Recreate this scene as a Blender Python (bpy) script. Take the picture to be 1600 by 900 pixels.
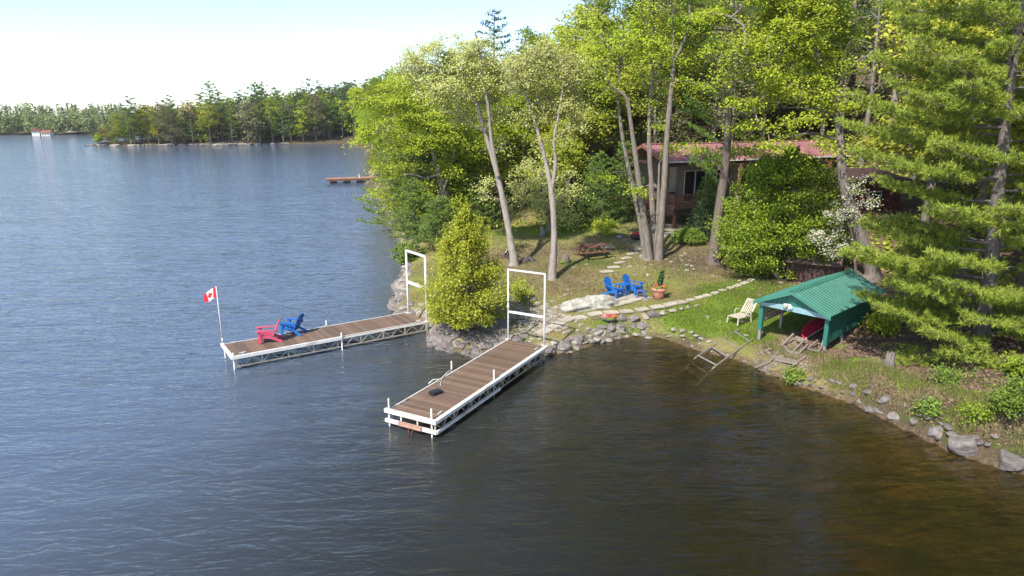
import bpy, bmesh, math, random
import numpy as np
from mathutils import Vector, Matrix

# ------------------------------------------------------------------ camera, world, sun, exposure
scene = bpy.context.scene
COL = scene.collection
for o in list(bpy.data.objects):
    bpy.data.objects.remove(o)
FPX = 1067.0                      # focal length in photograph pixels (1600 wide)
TH = math.atan(275 / FPX)         # downward pitch
CH = 10.0                         # camera height over the lake
cam_d = bpy.data.cameras.new("camera")
cam = bpy.data.objects.new("camera", cam_d)
COL.objects.link(cam)
cam.location = (0, 0, CH)
cam.rotation_euler = (math.pi / 2 - TH, 0, 0)
cam_d.sensor_width = 36
cam_d.lens = 36 * FPX / 1600
cam_d.clip_start = 0.1
cam_d.clip_end = 6000
scene.camera = cam

SUN_EL = math.radians(48)
sun_h = Vector((-0.5, -0.75, 0)).normalized()
sun_dir = Vector((sun_h.x * math.cos(SUN_EL), sun_h.y * math.cos(SUN_EL), math.sin(SUN_EL)))
world = bpy.data.worlds.new("World")
scene.world = world
world.use_nodes = True
wn = world.node_tree.nodes
wl = world.node_tree.links
wn.clear()
wo = wn.new("ShaderNodeOutputWorld")
wb = wn.new("ShaderNodeBackground")
sky = wn.new("ShaderNodeTexSky")
sky.sky_type = 'NISHITA'
sky.sun_disc = False
sky.sun_elevation = SUN_EL
sky.sun_rotation = math.atan2(sun_dir.x, sun_dir.y)
sky.altitude = 200
sky.air_density = 0.75
sky.dust_density = 0.5
sky.ozone_density = 1.0
wb.inputs['Strength'].default_value = 0.145
wl.new(sky.outputs[0], wb.inputs['Color'])
wl.new(wb.outputs[0], wo.inputs['Surface'])
sd = bpy.data.lights.new("sun", 'SUN')
sd.energy = 3.8
sd.angle = math.radians(0.8)
sd.color = (1.0, 0.955, 0.88)
so = bpy.data.objects.new("sun", sd)
COL.objects.link(so)
so.rotation_euler = (-sun_dir).to_track_quat('-Z', 'Y').to_euler()
scene.view_settings.view_transform = 'Standard'
scene.view_settings.look = 'None'
scene.view_settings.exposure = 1.0
scene.view_settings.gamma = 1
scene.view_settings.use_curve_mapping = False
scene.render.engine = 'CYCLES'
scene.cycles.max_bounces = 8
scene.cycles.diffuse_bounces = 4
scene.cycles.transparent_max_bounces = 16
scene.cycles.volume_bounces = 0

# ------------------------------------------------------------------ picture-to-place helpers
def ray(px, py):
    x = (px - 800) / FPX
    v = (py - 450) / FPX
    return (x, math.cos(TH) - v * math.sin(TH), -math.sin(TH) - v * math.cos(TH))

def P(px, py, z=0.0):             # point of the pixel's ray at height z
    d = ray(px, py)
    t = (z - CH) / d[2]
    return Vector((d[0] * t, d[1] * t, z))

def W(px, py, Y):                 # point of the pixel's ray at depth Y
    d = ray(px, py)
    t = Y / d[1]
    return Vector((d[0] * t, Y, CH + d[2] * t))

def to_px(x, y, z):
    dz = z - CH
    f = y * math.cos(TH) - dz * math.sin(TH)
    u = y * math.sin(TH) + dz * math.cos(TH)
    return 800 + FPX * x / f, 450 - FPX * u / f

# ------------------------------------------------------------------ terrain function
SH = [(545, 222), (580, 290), (598, 330), (622, 375), (640, 400), (630, 425), (614, 462), (612, 480), (622, 496),
      (664, 505), (668, 535), (690, 545), (725, 552), (770, 560), (815, 562), (858, 553), (880, 552), (905, 546), (945, 531), (990, 524), (1035, 528),
      (1075, 542), (1110, 552), (1150, 562), (1178, 572), (1200, 585), (1230, 590), (1245, 602), (1290, 615), (1330, 628), (1380, 652),
      (1440, 682), (1480, 702), (1540, 722), (1600, 740)]
shore = [tuple(P(x, y, 0)[:2]) for x, y in SH[1:]]
MAIN = ([(260, -60), (60, -60), (27, 4), (18.5, 13.0), (16.2, 15.8)] + shore[::-1] +
        [(-21, 99), (-28, 140), (-42, 200), (-56, 239), (-81, 221), (-105, 216), (-129.5, 212),
         (-133, 222), (-124, 250), (-100, 300), (-88, 360), (-60, 420), (0, 900), (1150, 900), (1150, -60)])
FARL = [(-1150, 260), (-500, 285), (-300, 298), (-223, 305), (-190, 310), (-165, 325), (-135, 400), (-80, 560), (0, 900), (-1150, 900)]

def sdist(px, py, poly):
    pl = np.array(poly)
    a = pl
    b = np.roll(pl, -1, axis=0)
    best = np.full(px.shape, 1e9)
    inside = np.zeros(px.shape, bool)
    for (x0, y0), (x1, y1) in zip(a, b):
        dx, dy = x1 - x0, y1 - y0
        t = np.clip(((px - x0) * dx + (py - y0) * dy) / (dx * dx + dy * dy + 1e-12), 0, 1)
        best = np.minimum(best, np.hypot(px - x0 - t * dx, py - y0 - t * dy))
        if abs(dy) > 1e-9:
            c = ((y0 > py) != (y1 > py)) & (px < dx * (py - y0) / dy + x0)
            inside ^= c
    return np.where(inside, best, -best)

CTRL = np.array([(0, 29, .55), (-3, 30, .8), (-5, 33, .8), (-5, 38, .9), (2.3, 30, .7), (4.8, 31, .85), (7, 32.5, 1.0), (7, 30.6, .72), (9.5, 29, .45), (10, 31, .7), (10.5, 33.5, 1.05), (13.4, 36, 1.3),
 (11.5, 28, .35), (13, 29, .6), (15, 30, 1.1), (4, 33, 1.0), (8.7, 41, 1.75), (4, 40, 1.6), (0, 40, 1.3), (0, 46, 1.9), (-4, 50, 1.5),
 (8, 44, 2.1), (12, 48, 2.5), (16, 50, 3.0), (20, 56, 4.2), (12, 42, 2.0), (12.4, 26.0, .5), (12.0, 27.0, .42), (13.2, 24.8, .7), (14, 23.2, .9), (17, 23, 1.9), (20, 18, 3), (19, 36, 2.0),
 (25, 30, 4), (24, 42, 3.8), (32, 45, 5.5), (25, 62, 7), (43, 60, 9.5), (45, 30, 10), (35, 15, 7), (0, 60, 3), (-8, 70, 2), (10, 75, 7), (-3, 90, 6),
 (30, 80, 14), (60, 60, 16), (-12, 110, 4), (20, 120, 15), (70, 120, 26), (0, 160, 10), (-30, 180, 4), (-60, 260, 6), (-100, 240, 3), (-40, 300, 12), (-115, 222, 2.0),
 (100, 250, 25), (200, 50, 30), (150, 0, 25), (60, -20, 10), (0, 400, 20), (400, 400, 35), (-60, 450, 12), (600, 0, 40)])
_r = np.random.RandomState(5)
_lat = _r.rand(64, 64)

def vnoise(x, y, s):
    u = x / s
    v = y / s
    i = np.floor(u).astype(int)
    j = np.floor(v).astype(int)
    fu = u - i
    fv = v - j
    fu = fu * fu * (3 - 2 * fu)
    fv = fv * fv * (3 - 2 * fv)
    g = lambda a, b: _lat[a % 64, b % 64]
    return (g(i, j) * (1 - fu) + g(i + 1, j) * fu) * (1 - fv) + (g(i, j + 1) * (1 - fu) + g(i + 1, j + 1) * fu) * fv - 0.5

def terrain(x, y):
    x = np.atleast_1d(np.asarray(x, float))
    y = np.atleast_1d(np.asarray(y, float))
    num = np.zeros(x.shape)
    den = np.zeros(x.shape)
    for cx, cy, cz in CTRL:
        w = 1.0 / ((x - cx) ** 2 + (y - cy) ** 2 + 0.6) ** 1.9
        num += w * cz
        den += w
    base = num / den
    d1 = sdist(x, y, MAIN)
    d2 = sdist(x, y, FARL)
    d = np.maximum(d1, d2)
    base = np.where(d2 > d1, np.minimum(5, .6 + d2 * .03), base)
    wob = vnoise(x, y, 2.3) * .5 + vnoise(x, y, .9) * .25
    dw = d + wob * 0.35
    ramp = 1 - np.exp(-np.maximum(dw, 0) / 0.55)
    far = np.clip((y - 58) / 20, 0, 1)
    ramp = ramp * (1 - far * .85 * np.exp(-np.maximum(d, 0) / 12))
    land = base * ramp + vnoise(x, y, 1.7) * .10 * np.clip(dw, 0, 1) + vnoise(x, y, 6) * .25 * np.clip((d - 6) / 10, 0, 1)
    wr = np.clip((x - 10.9) / 1.6, 0, 1) * np.clip((29.6 - y) / 1.6, 0, 1)
    land = land * (1 - wr) + wr * (base * (1 - np.exp(-np.maximum(dw, 0) / .3)) * 1.0 + .1 * np.clip(dw * 3, 0, 1) + vnoise(x, y, .6) * .16 * np.clip(dw * 2, 0, 1))
    bed = np.maximum(-3.6, dw * .22 - .12 * (1 - np.exp(dw / .4))) + vnoise(x, y, 1.3) * .12 * np.clip(-dw, 0, 1)
    return np.where(dw > 0, land + 0.02, bed)

def tz(x, y):
    return float(terrain(x, y)[0])

def G(px, py, near=10.0):         # the ground point seen at a pixel
    d = np.array(ray(px, py))
    t = np.linspace(near, 140, 1400)
    X = d[0] * t
    Y = d[1] * t
    Z = CH + d[2] * t
    h = terrain(X, Y)
    k = int(np.argmax(Z < h))
    t0, t1 = t[max(k - 1, 0)], t[k]
    for _ in range(12):
        m = (t0 + t1) / 2
        if CH + d[2] * m < tz(d[0] * m, d[1] * m):
            t1 = m
        else:
            t0 = m
    return Vector((d[0] * t1, d[1] * t1, tz(d[0] * t1, d[1] * t1)))

# ------------------------------------------------------------------ object helpers
OFF = {}

def tag(o, label=None, cat=None, group=None, kind=None):
    if label: o['label'] = label
    if cat: o['category'] = cat
    if group: o['group'] = group
    if kind: o['kind'] = kind
    return o

def empty(name, loc, label, cat, group=None, rz=0.0):
    o = bpy.data.objects.new(name, None)
    o.empty_display_size = 0.2
    COL.objects.link(o)
    o.location = loc
    o.rotation_euler = (0, 0, rz)
    tag(o, label, cat, group)
    OFF[o] = Vector(loc)
    return o

def link(name, mesh, parent=None, loc=(0, 0, 0), rot=(0, 0, 0), scale=(1, 1, 1)):
    o = bpy.data.objects.new(name, mesh)
    COL.objects.link(o)
    if parent is not None:
        o.parent = parent
    o.location = loc
    o.rotation_euler = rot
    o.scale = scale
    return o

def npmesh(name, V, F, mat, smooth=False):
    """V (n,3) array, F (m,k) array of equal-size faces"""
    V = np.asarray(V, np.float32)
    F = np.asarray(F, np.int32)
    me = bpy.data.meshes.new(name)
    me.vertices.add(len(V))
    me.vertices.foreach_set('co', V.ravel())
    m, k = F.shape
    me.loops.add(m * k)
    me.loops.foreach_set('vertex_index', F.ravel())
    me.polygons.add(m)
    me.polygons.foreach_set('loop_start', np.arange(0, m * k, k, dtype=np.int32))
    me.polygons.foreach_set('loop_total', np.full(m, k, np.int32))
    if smooth:
        me.polygons.foreach_set('use_smooth', np.ones(m, bool))
    me.update(calc_edges=True)
    if mat: me.materials.append(mat)
    return me

class MB:
    """collects boxes, tubes and polygons into one mesh"""
    def __init__(s):
        s.v = []
        s.f = []
        s.sm = []
    def add(s, vs, fs, smooth=False):
        n = len(s.v)
        s.v += [tuple(q) for q in vs]
        for f in fs:
            s.f.append(tuple(i + n for i in f))
            s.sm.append(smooth)
        return s
    def box(s, c, d, rot=None):
        c = Vector(c)
        hx, hy, hz = d[0] / 2, d[1] / 2, d[2] / 2
        q = [Vector((a * hx, b * hy, e * hz)) for a in (-1, 1) for b in (-1, 1) for e in (-1, 1)]
        if rot is not None:
            q = [rot @ w for w in q]
        return s.add([c + w for w in q], [(0, 1, 3, 2), (4, 6, 7, 5), (0, 4, 5, 1), (2, 3, 7, 6), (0, 2, 6, 4), (1, 5, 7, 3)])
    def bar(s, a, b, w, h):          # rectangular bar from a to b, w across (horizontal), h the other way
        a = Vector(a); b = Vector(b)
        d = (b - a)
        L = d.length
        d.normalize()
        up = Vector((0, 0, 1)) if abs(d.z) < .95 else Vector((0, 1, 0))
        sx = d.cross(up).normalized()
        uy = sx.cross(d).normalized()
        q = []
        for p in (a, b):
            for i, j in ((-1, -1), (1, -1), (1, 1), (-1, 1)):
                q.append(p + sx * (i * w / 2) + uy * (j * h / 2))
        return s.add(q, [(0, 3, 2, 1), (4, 5, 6, 7), (0, 1, 5, 4), (1, 2, 6, 5), (2, 3, 7, 6), (3, 0, 4, 7)])
    def tube(s, pts, rads, n=8, cap=True):
        pts = [Vector(p) for p in pts]
        if not hasattr(rads, '__len__'): rads = [rads] * len(pts)
        vs = []
        sx = None
        for i, p in enumerate(pts):
            d = (pts[min(i + 1, len(pts) - 1)] - pts[max(i - 1, 0)]).normalized()
            if sx is None:
                up = Vector((0, 0, 1)) if abs(d.z) < .9 else Vector((1, 0, 0))
                sx = d.cross(up).normalized()
            else:
                sx = (sx - d * sx.dot(d)).normalized()
            sy = d.cross(sx)
            for k in range(n):
                a = 2 * math.pi * k / n
                vs.append(p + (sx * math.cos(a) + sy * math.sin(a)) * rads[i])
        fs = []
        for i in range(len(pts) - 1):
            for k in range(n):
                fs.append((i * n + k, i * n + (k + 1) % n, (i + 1) * n + (k + 1) % n, (i + 1) * n + k))
        s.add(vs, fs, True)
        if cap:
            m = len(vs)
            base = len(s.v) - m
            s.f.append(tuple(base + k for k in reversed(range(n)))); s.sm.append(False)
            s.f.append(tuple(base + m - n + k for k in range(n))); s.sm.append(False)
        return s
    def prism(s, prof, axis_a, axis_b, ext, org=(0, 0, 0)):
        """profile [(a,b)] in the plane (axis_a, axis_b), extruded along ext"""
        A = Vector(axis_a); B = Vector(axis_b); E = Vector(ext); O = Vector(org)
        n = len(prof)
        q = [O + A * a + B * b for a, b in prof] + [O + A * a + B * b + E for a, b in prof]
        return s.add(q, [tuple(range(n)), tuple(range(2 * n - 1, n - 1, -1))] + [(i, i + n, (i + 1) % n + n, (i + 1) % n) for i in range(n)])
    def mesh(s, name, mat, off=Vector((0, 0, 0))):
        me = bpy.data.meshes.new(name)
        me.from_pydata([tuple(Vector(q) - off) for q in s.v], [], s.f)
        me.polygons.foreach_set('use_smooth', s.sm)
        me.update()
        bm = bmesh.new()
        bm.from_mesh(me)
        bmesh.ops.recalc_face_normals(bm, faces=bm.faces)
        bm.to_mesh(me)
        bm.free()
        if mat: me.materials.append(mat)
        return me
    def build(s, name, mat, parent=None, local=False):
        off = Vector((0, 0, 0)) if (local or parent is None) else OFF[parent]
        o = link(name, s.mesh(name, mat, off), parent)
        if parent is not None: OFF[o] = OFF.get(parent, Vector((0, 0, 0)))
        return o

def copy_tree(o, parent=None):
    c = o.copy()
    COL.objects.link(c)
    c.parent = parent
    for ch in list(o.children):
        copy_tree(ch, c)
    return c

# ------------------------------------------------------------------ materials
def newmat(name):
    m = bpy.data.materials.new(name)
    m.use_nodes = True
    nt = m.node_tree
    nt.nodes.clear()
    out = nt.nodes.new('ShaderNodeOutputMaterial')
    return m, nt, out

def nd(nt, t, **kw):
    n = nt.nodes.new(t)
    for k, v in kw.items():
        setattr(n, k, v)
    return n

def ramp(nt, src, stops):
    r = nd(nt, 'ShaderNodeValToRGB')
    e = r.color_ramp.elements
    while len(e) < len(stops): e.new(0.5)
    for i, (p, c) in enumerate(stops):
        e[i].position = p
        e[i].color = (*c, 1)
    nt.links.new(src, r.inputs[0])
    return r.outputs[0]

def noise(nt, scale, detail=4, rough=.6, vec=None, dist=0.0):
    n = nd(nt, 'ShaderNodeTexNoise')
    n.inputs['Scale'].default_value = scale
    n.inputs['Detail'].default_value = detail
    n.inputs['Roughness'].default_value = rough
    n.inputs['Distortion'].default_value = dist
    if vec is not None: nt.links.new(vec, n.inputs['Vector'])
    return n.outputs['Fac']

def wpos(nt, scale=(1, 1, 1), rz=0.0):
    g = nd(nt, 'ShaderNodeNewGeometry')
    m = nd(nt, 'ShaderNodeMapping')
    m.inputs['Scale'].default_value = scale
    m.inputs['Rotation'].default_value = (0, 0, rz)
    nt.links.new(g.outputs['Position'], m.inputs['Vector'])
    return m.outputs[0]

def opos(nt, scale=(1, 1, 1)):
    g = nd(nt, 'ShaderNodeTexCoord')
    m = nd(nt, 'ShaderNodeMapping')
    m.inputs['Scale'].default_value = scale
    nt.links.new(g.outputs['Object'], m.inputs['Vector'])
    return m.outputs[0]

def mixc(nt, f, a, b, mode='MIX'):
    m = nd(nt, 'ShaderNodeMix', data_type='RGBA', blend_type=mode)
    if isinstance(f, float): m.inputs[0].default_value = f
    else: nt.links.new(f, m.inputs[0])
    for i, x in ((6, a), (7, b)):
        if isinstance(x, tuple): m.inputs[i].default_value = (*x, 1)
        else: nt.links.new(x, m.inputs[i])
    return m.outputs[2]

def math_n(nt, op, a, b=None, clamp=False):
    m = nd(nt, 'ShaderNodeMath', operation=op, use_clamp=clamp)
    for i, x in ((0, a), (1, b)):
        if x is None: continue
        if isinstance(x, (int, float)): m.inputs[i].default_value = x
        else: nt.links.new(x, m.inputs[i])
    return m.outputs[0]

def simple(name, c1, c2=None, scale=8, rough=.6, bump=.0, stretch=(1, 1, 1), metallic=0.0, rnd=0.0, wear=None, coords='obj', bscale=None):
    """two-tone noisy surface, per-object value shift, optional wear colour"""
    m, nt, out = newmat(name)
    b = nd(nt, 'ShaderNodeBsdfPrincipled')
    v = opos(nt, stretch) if coords == 'obj' else wpos(nt, stretch)
    f = noise(nt, scale, 6, .65, v)
    c2 = c2 or tuple(x * .7 for x in c1)
    col = ramp(nt, f, [(.32, c2), (.68, c1)])
    if wear:
        f2 = noise(nt, scale * .35, 5, .7, v)
        col = mixc(nt, ramp(nt, f2, [(.56, (0, 0, 0)), (.66, (1, 1, 1))]), col, wear)
    if rnd:
        oi = nd(nt, 'ShaderNodeObjectInfo')
        mr = nd(nt, 'ShaderNodeMapRange')
        mr.inputs[3].default_value = 1 - rnd
        mr.inputs[4].default_value = 1 + rnd
        nt.links.new(oi.outputs['Random'], mr.inputs[0])
        hs = nd(nt, 'ShaderNodeHueSaturation')
        nt.links.new(mr.outputs[0], hs.inputs['Value'])
        nt.links.new(col, hs.inputs['Color'])
        col = hs.outputs[0]
    nt.links.new(col, b.inputs['Base Color'])
    b.inputs['Roughness'].default_value = rough
    b.inputs['Metallic'].default_value = metallic
    if bump:
        bp = nd(nt, 'ShaderNodeBump')
        bp.inputs['Strength'].default_value = 1
        bp.inputs['Distance'].default_value = bump
        nt.links.new(noise(nt, bscale or scale * 2, 8, .7, v), bp.inputs['Height'])
        nt.links.new(bp.outputs[0], b.inputs['Normal'])
    nt.links.new(b.outputs[0], out.inputs[0])
    return m

def leafmat(name, cols, trans=.35, rough=.55, patch=.35, obj_var=.12):
    """cols: dark to light leaf colours, chosen per leaf"""
    m, nt, out = newmat(name)
    g = nd(nt, 'ShaderNodeNewGeometry')
    n = noise(nt, .9, 3, .5, g.outputs['Position'])
    s = math_n(nt, 'ADD', math_n(nt, 'MULTIPLY', g.outputs['Random Per Island'], 1 - patch), math_n(nt, 'MULTIPLY', n, patch))
    k = len(cols)
    col = ramp(nt, s, [(.12 + .76 * i / (k - 1), c) for i, c in enumerate(cols)])
    oi = nd(nt, 'ShaderNodeObjectInfo')
    mr = nd(nt, 'ShaderNodeMapRange')
    mr.inputs[3].default_value = 1 - obj_var
    mr.inputs[4].default_value = 1 + obj_var
    nt.links.new(oi.outputs['Random'], mr.inputs[0])
    hs = nd(nt, 'ShaderNodeHueSaturation')
    nt.links.new(mr.outputs[0], hs.inputs['Value'])
    mh = nd(nt, 'ShaderNodeMapRange')
    mh.inputs[3].default_value = .5 - obj_var * .07
    mh.inputs[4].default_value = .5 + obj_var * .07
    nt.links.new(math_n(nt, 'FRACT', math_n(nt, 'MULTIPLY', oi.outputs['Random'], 7.3)), mh.inputs[0])
    nt.links.new(mh.outputs[0], hs.inputs['Hue'])
    nt.links.new(col, hs.inputs['Color'])
    b = nd(nt, 'ShaderNodeBsdfPrincipled')
    b.inputs['Roughness'].default_value = rough
    b.inputs['Specular IOR Level'].default_value = .3
    nt.links.new(hs.outputs[0], b.inputs['Base Color'])
    t = nd(nt, 'ShaderNodeBsdfTranslucent')
    nt.links.new(hs.outputs[0], t.inputs['Color'])
    mx = nd(nt, 'ShaderNodeMixShader')
    mx.inputs[0].default_value = trans
    nt.links.new(b.outputs[0], mx.inputs[1])
    nt.links.new(t.outputs[0], mx.inputs[2])
    nt.links.new(mx.outputs[0], out.inputs[0])
    return m

M = {}
M['maple'] = leafmat('maple_leaves', [(.19, .25, .016), (.36, .43, .024), (.54, .60, .05)], .45)
M['maple_deep'] = leafmat('green_leaves', [(.12, .18, .014), (.24, .32, .018), (.36, .44, .028)], .42)
M['oak'] = leafmat('pale_oak_leaves', [(.27, .29, .07), (.43, .45, .13), (.58, .58, .22)], .35)
M['cedar'] = leafmat('young_cedar_sprays', [(.17, .20, .016), (.32, .355, .026), (.50, .52, .055)], .38)
M['arbor'] = leafmat('arborvitae_sprays', [(.08, .13, .012), (.22, .31, .018), (.42, .52, .035)], .36)
M['pine'] = leafmat('pine_needles', [(.07, .13, .02), (.13, .21, .028), (.24, .31, .05)], .3)
M['pine_near'] = leafmat('long_pine_needles', [(.11, .17, .02), (.24, .32, .035), (.46, .48, .07)], .3, obj_var=.02)
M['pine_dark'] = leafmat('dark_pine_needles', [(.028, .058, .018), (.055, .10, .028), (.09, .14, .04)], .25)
M['spruce'] = leafmat('spruce_needles', [(.03, .07, .02), (.06, .12, .03), (.10, .17, .045)], .2)
M['mixed'] = leafmat('spring_leaves', [(.18, .21, .02), (.31, .35, .03), (.46, .48, .06)], .42, obj_var=.28)
M['mixed_b'] = leafmat('budding_leaves', [(.15, .14, .06), (.22, .22, .09), (.30, .30, .13)], .35, obj_var=.25)
M['far'] = leafmat('distant_leaves', [(.12, .16, .05), (.20, .24, .08), (.28, .31, .12)], .35)
M['rust'] = leafmat('rusty_leaves', [(.12, .08, .03), (.20, .13, .05), (.28, .20, .08)], .3, obj_var=.2)
M['flower'] = leafmat('white_blossom', [(.30, .28, .17), (.48, .45, .34), (.62, .60, .52)], .25)
M['shrub'] = leafmat('shrub_leaves', [(.08, .14, .02), (.16, .25, .03), (.28, .37, .05)], .4)
M['grass'] = leafmat('grass_blades', [(.09, .13, .02), (.15, .21, .025), (.24, .28, .05)], .35)
M['drygrass'] = leafmat('dry_grass_blades', [(.14, .13, .05), (.24, .21, .09), (.34, .30, .14)], .3)
M['litter'] = leafmat('leaf_litter', [(.07, .045, .028), (.14, .09, .055), (.24, .165, .11)], .1, .8)
M['redpetal'] = leafmat('red_petals', [(.40, .02, .03), (.6, .04, .05), (.75, .12, .10)], .3)
M['pinkpetal'] = leafmat('pink_petals', [(.55, .10, .14), (.75, .25, .28), (.80, .50, .45)], .3)
M['orangepetal'] = leafmat('orange_petals', [(.55, .08, .03), (.75, .18, .08), (.8, .30, .12)], .3)
M['bark_pale'] = simple('pale_oak_bark', (.36, .31, .265), (.19, .155, .13), 5, .9, .02, (3, 3, .6), bscale=14)
M['bark_grey'] = simple('grey_maple_bark', (.25, .21, .175), (.11, .09, .075), 5, .9, .03, (3, 3, .5), bscale=14)
M['bark_dark'] = simple('dark_pine_bark', (.20, .155, .13), (.085, .065, .055), 6, .95, .04, (3, 3, .6), bscale=14)
M['bark_pine'] = simple('grey_pine_bark', (.23, .195, .17), (.105, .085, .072), 6, .95, .04, (3, 3, .6), bscale=14)
M['wood'] = simple('weathered_deck_wood', (.185, .117, .074), (.11, .068, .043), 3, .75, .004, (1.2, 14, 14), rnd=.32, wear=(.17, .125, .10))
M['wood_b'] = simple('darker_deck_wood', (.155, .095, .062), (.095, .057, .038), 3, .75, .004, (1.2, 14, 14), rnd=.18, wear=(.15, .115, .095))
M['white'] = simple('white_painted_metal', (.62, .61, .58), (.48, .46, .43), 5, .45, rnd=.02, wear=(.40, .36, .31))
M['galv'] = simple('galvanised_metal', (.42, .39, .33), (.27, .24, .20), 7, .45, metallic=.25, wear=(.30, .22, .15))
M['vinyl'] = simple('white_rub_rail', (.66, .64, .61), (.54, .52, .49), 3, .5, wear=(.44, .39, .33))
M['rock'] = simple('grey_rock', (.24, .21, .185), (.11, .095, .088), 2.2, .9, .05, rnd=.22, wear=(.19, .155, .12), bscale=5)
M['rock_pale'] = simple('pale_rock', (.38, .335, .27), (.21, .18, .14), 2.5, .9, .04, rnd=.15, wear=(.24, .24, .16), bscale=6)
M['rock_dark'] = simple('wet_dark_rock', (.20, .17, .155), (.09, .075, .07), 2.5, .8, .04, rnd=.2, wear=(.16, .12, .09), bscale=6)
M['flag'] = simple('flagstone', (.44, .385, .31), (.32, .275, .21), 5, .9, .01, rnd=.12, wear=(.34, .32, .22))
M['blue'] = simple('blue_painted_wood', (.015, .13, .42), (.011, .095, .33), 6, .45, rnd=.05)
M['blue_d'] = simple('faded_navy_plastic', (.06, .13, .34), (.04, .09, .26), 6, .5)
M['red'] = simple('pinkish_red_plastic', (.56, .075, .135), (.46, .055, .10), 6, .45)
M['flagred'] = simple('red_flag_cloth', (.68, .02, .035), (.6, .02, .03), 6, .8)
M['flagwhite'] = simple('white_flag_cloth', (.8, .79, .78), (.75, .74, .73), 6, .8)
M['black'] = simple('black_plastic', (.025, .025, .03), (.015, .015, .018), 6, .5)
M['terra'] = simple('terracotta', (.52, .22, .15), (.42, .16, .11), 5, .85)
M['brown'] = simple('brown_stained_wood', (.17, .075, .045), (.10, .045, .03), 4, .7, .003, (2, 9, 9))
M['cottage_brown'] = simple('dark_brown_stain', (.075, .035, .03), (.045, .022, .02), 4, .7, .002)
M['post_brown'] = simple('red_brown_post', (.24, .10, .06), (.16, .065, .04), 4, .7, .002)
M['siding'] = simple('beige_siding', (.30, .255, .21), (.25, .21, .17), 4, .8, rnd=.05)
M['trimw'] = simple('off_white_trim', (.66, .64, .58), (.55, .52, .46), 4, .6)
M['glass'] = simple('dark_window_glass', (.02, .025, .028), (.012, .015, .018), 2, .06)
M['teal'] = simple('teal_painted_boards', (.02, .15, .108), (.014, .11, .08), 5, .55, .002, rnd=.08, wear=(.04, .18, .135))
M['teal_l'] = simple('teal_roof_metal', (.048, .185, .132), (.034, .145, .10), 1.6, .5, rnd=.05, wear=(.085, .23, .17))
M['lblue'] = simple('pale_blue_beam_paint', (.22, .36, .39), (.17, .29, .32), 4, .6)
M['roofred'] = simple('faded_red_metal_roof', (.33, .145, .15), (.25, .10, .105), 2.5, .65, rnd=.08, wear=(.36, .22, .21))
M['darkred'] = simple('dark_red_siding', (.13, .028, .024), (.085, .02, .017), 3, .7, rnd=.1)
M['timber'] = simple('grey_weathered_timber', (.26, .21, .165), (.15, .115, .09), 4, .85, .004, (1, 6, 6), rnd=.15)
M['post_grey'] = simple('bare_grey_post', (.28, .25, .23), (.17, .145, .13), 4, .8, .003, (5, 5, 1))
M['canoe'] = simple('red_canoe_hull', (.42, .018, .055), (.34, .014, .042), 3, .32)
M['ash'] = simple('ash_and_charcoal', (.16, .15, .14), (.03, .03, .03), 9, .95, .02)
M['stick'] = simple('dead_sticks', (.15, .11, .085), (.07, .05, .04), 6, .9)
M['cushion'] = simple('white_resin_slats', (.52, .46, .36), (.42, .36, .28), 5, .6, wear=(.36, .30, .22))
M['brick'] = simple('mortared_stone', (.38, .22, .16), (.24, .13, .09), 4, .9, .02, rnd=.2)
M['brownroof'] = simple('brown_shingle', (.24, .16, .125), (.16, .11, .085), 6, .9, .004, rnd=.12)
M['gravel'] = simple('gravel', (.34, .27, .20), (.20, .15, .11), 6, .95, .02, rnd=.25)
M['farwood'] = simple('orange_dock_wood', (.36, .19, .12), (.28, .14, .09), 2, .8, rnd=.1)
M['iron'] = simple('wrought_iron', (.10, .11, .10), (.05, .06, .055), 6, .6)

# ------------------------------------------------------------------ the ground, one sheet under land and lake
def axis(lo, hi, fine, far_lo, far_hi, growth=1.13):
    a = list(np.arange(lo, hi + fine, fine))
    s = fine
    while a[-1] < far_hi:
        s *= growth
        a.append(a[-1] + s)
    s = fine
    b = []
    x = lo
    while x > far_lo:
        s *= growth
        x -= s
        b.append(x)
    return np.array(b[::-1] + a)

gx = axis(-13, 24, .27, -1150, 1150)
gy = axis(14, 52, .27, -60, 900)
GX, GY = np.meshgrid(gx, gy)
GZ = terrain(GX.ravel(), GY.ravel()).reshape(GX.shape)

def gauss(x, y, cx, cy, sx, sy):
    return np.exp(-(((x - cx) / sx) ** 2 + ((y - cy) / sy) ** 2))

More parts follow.
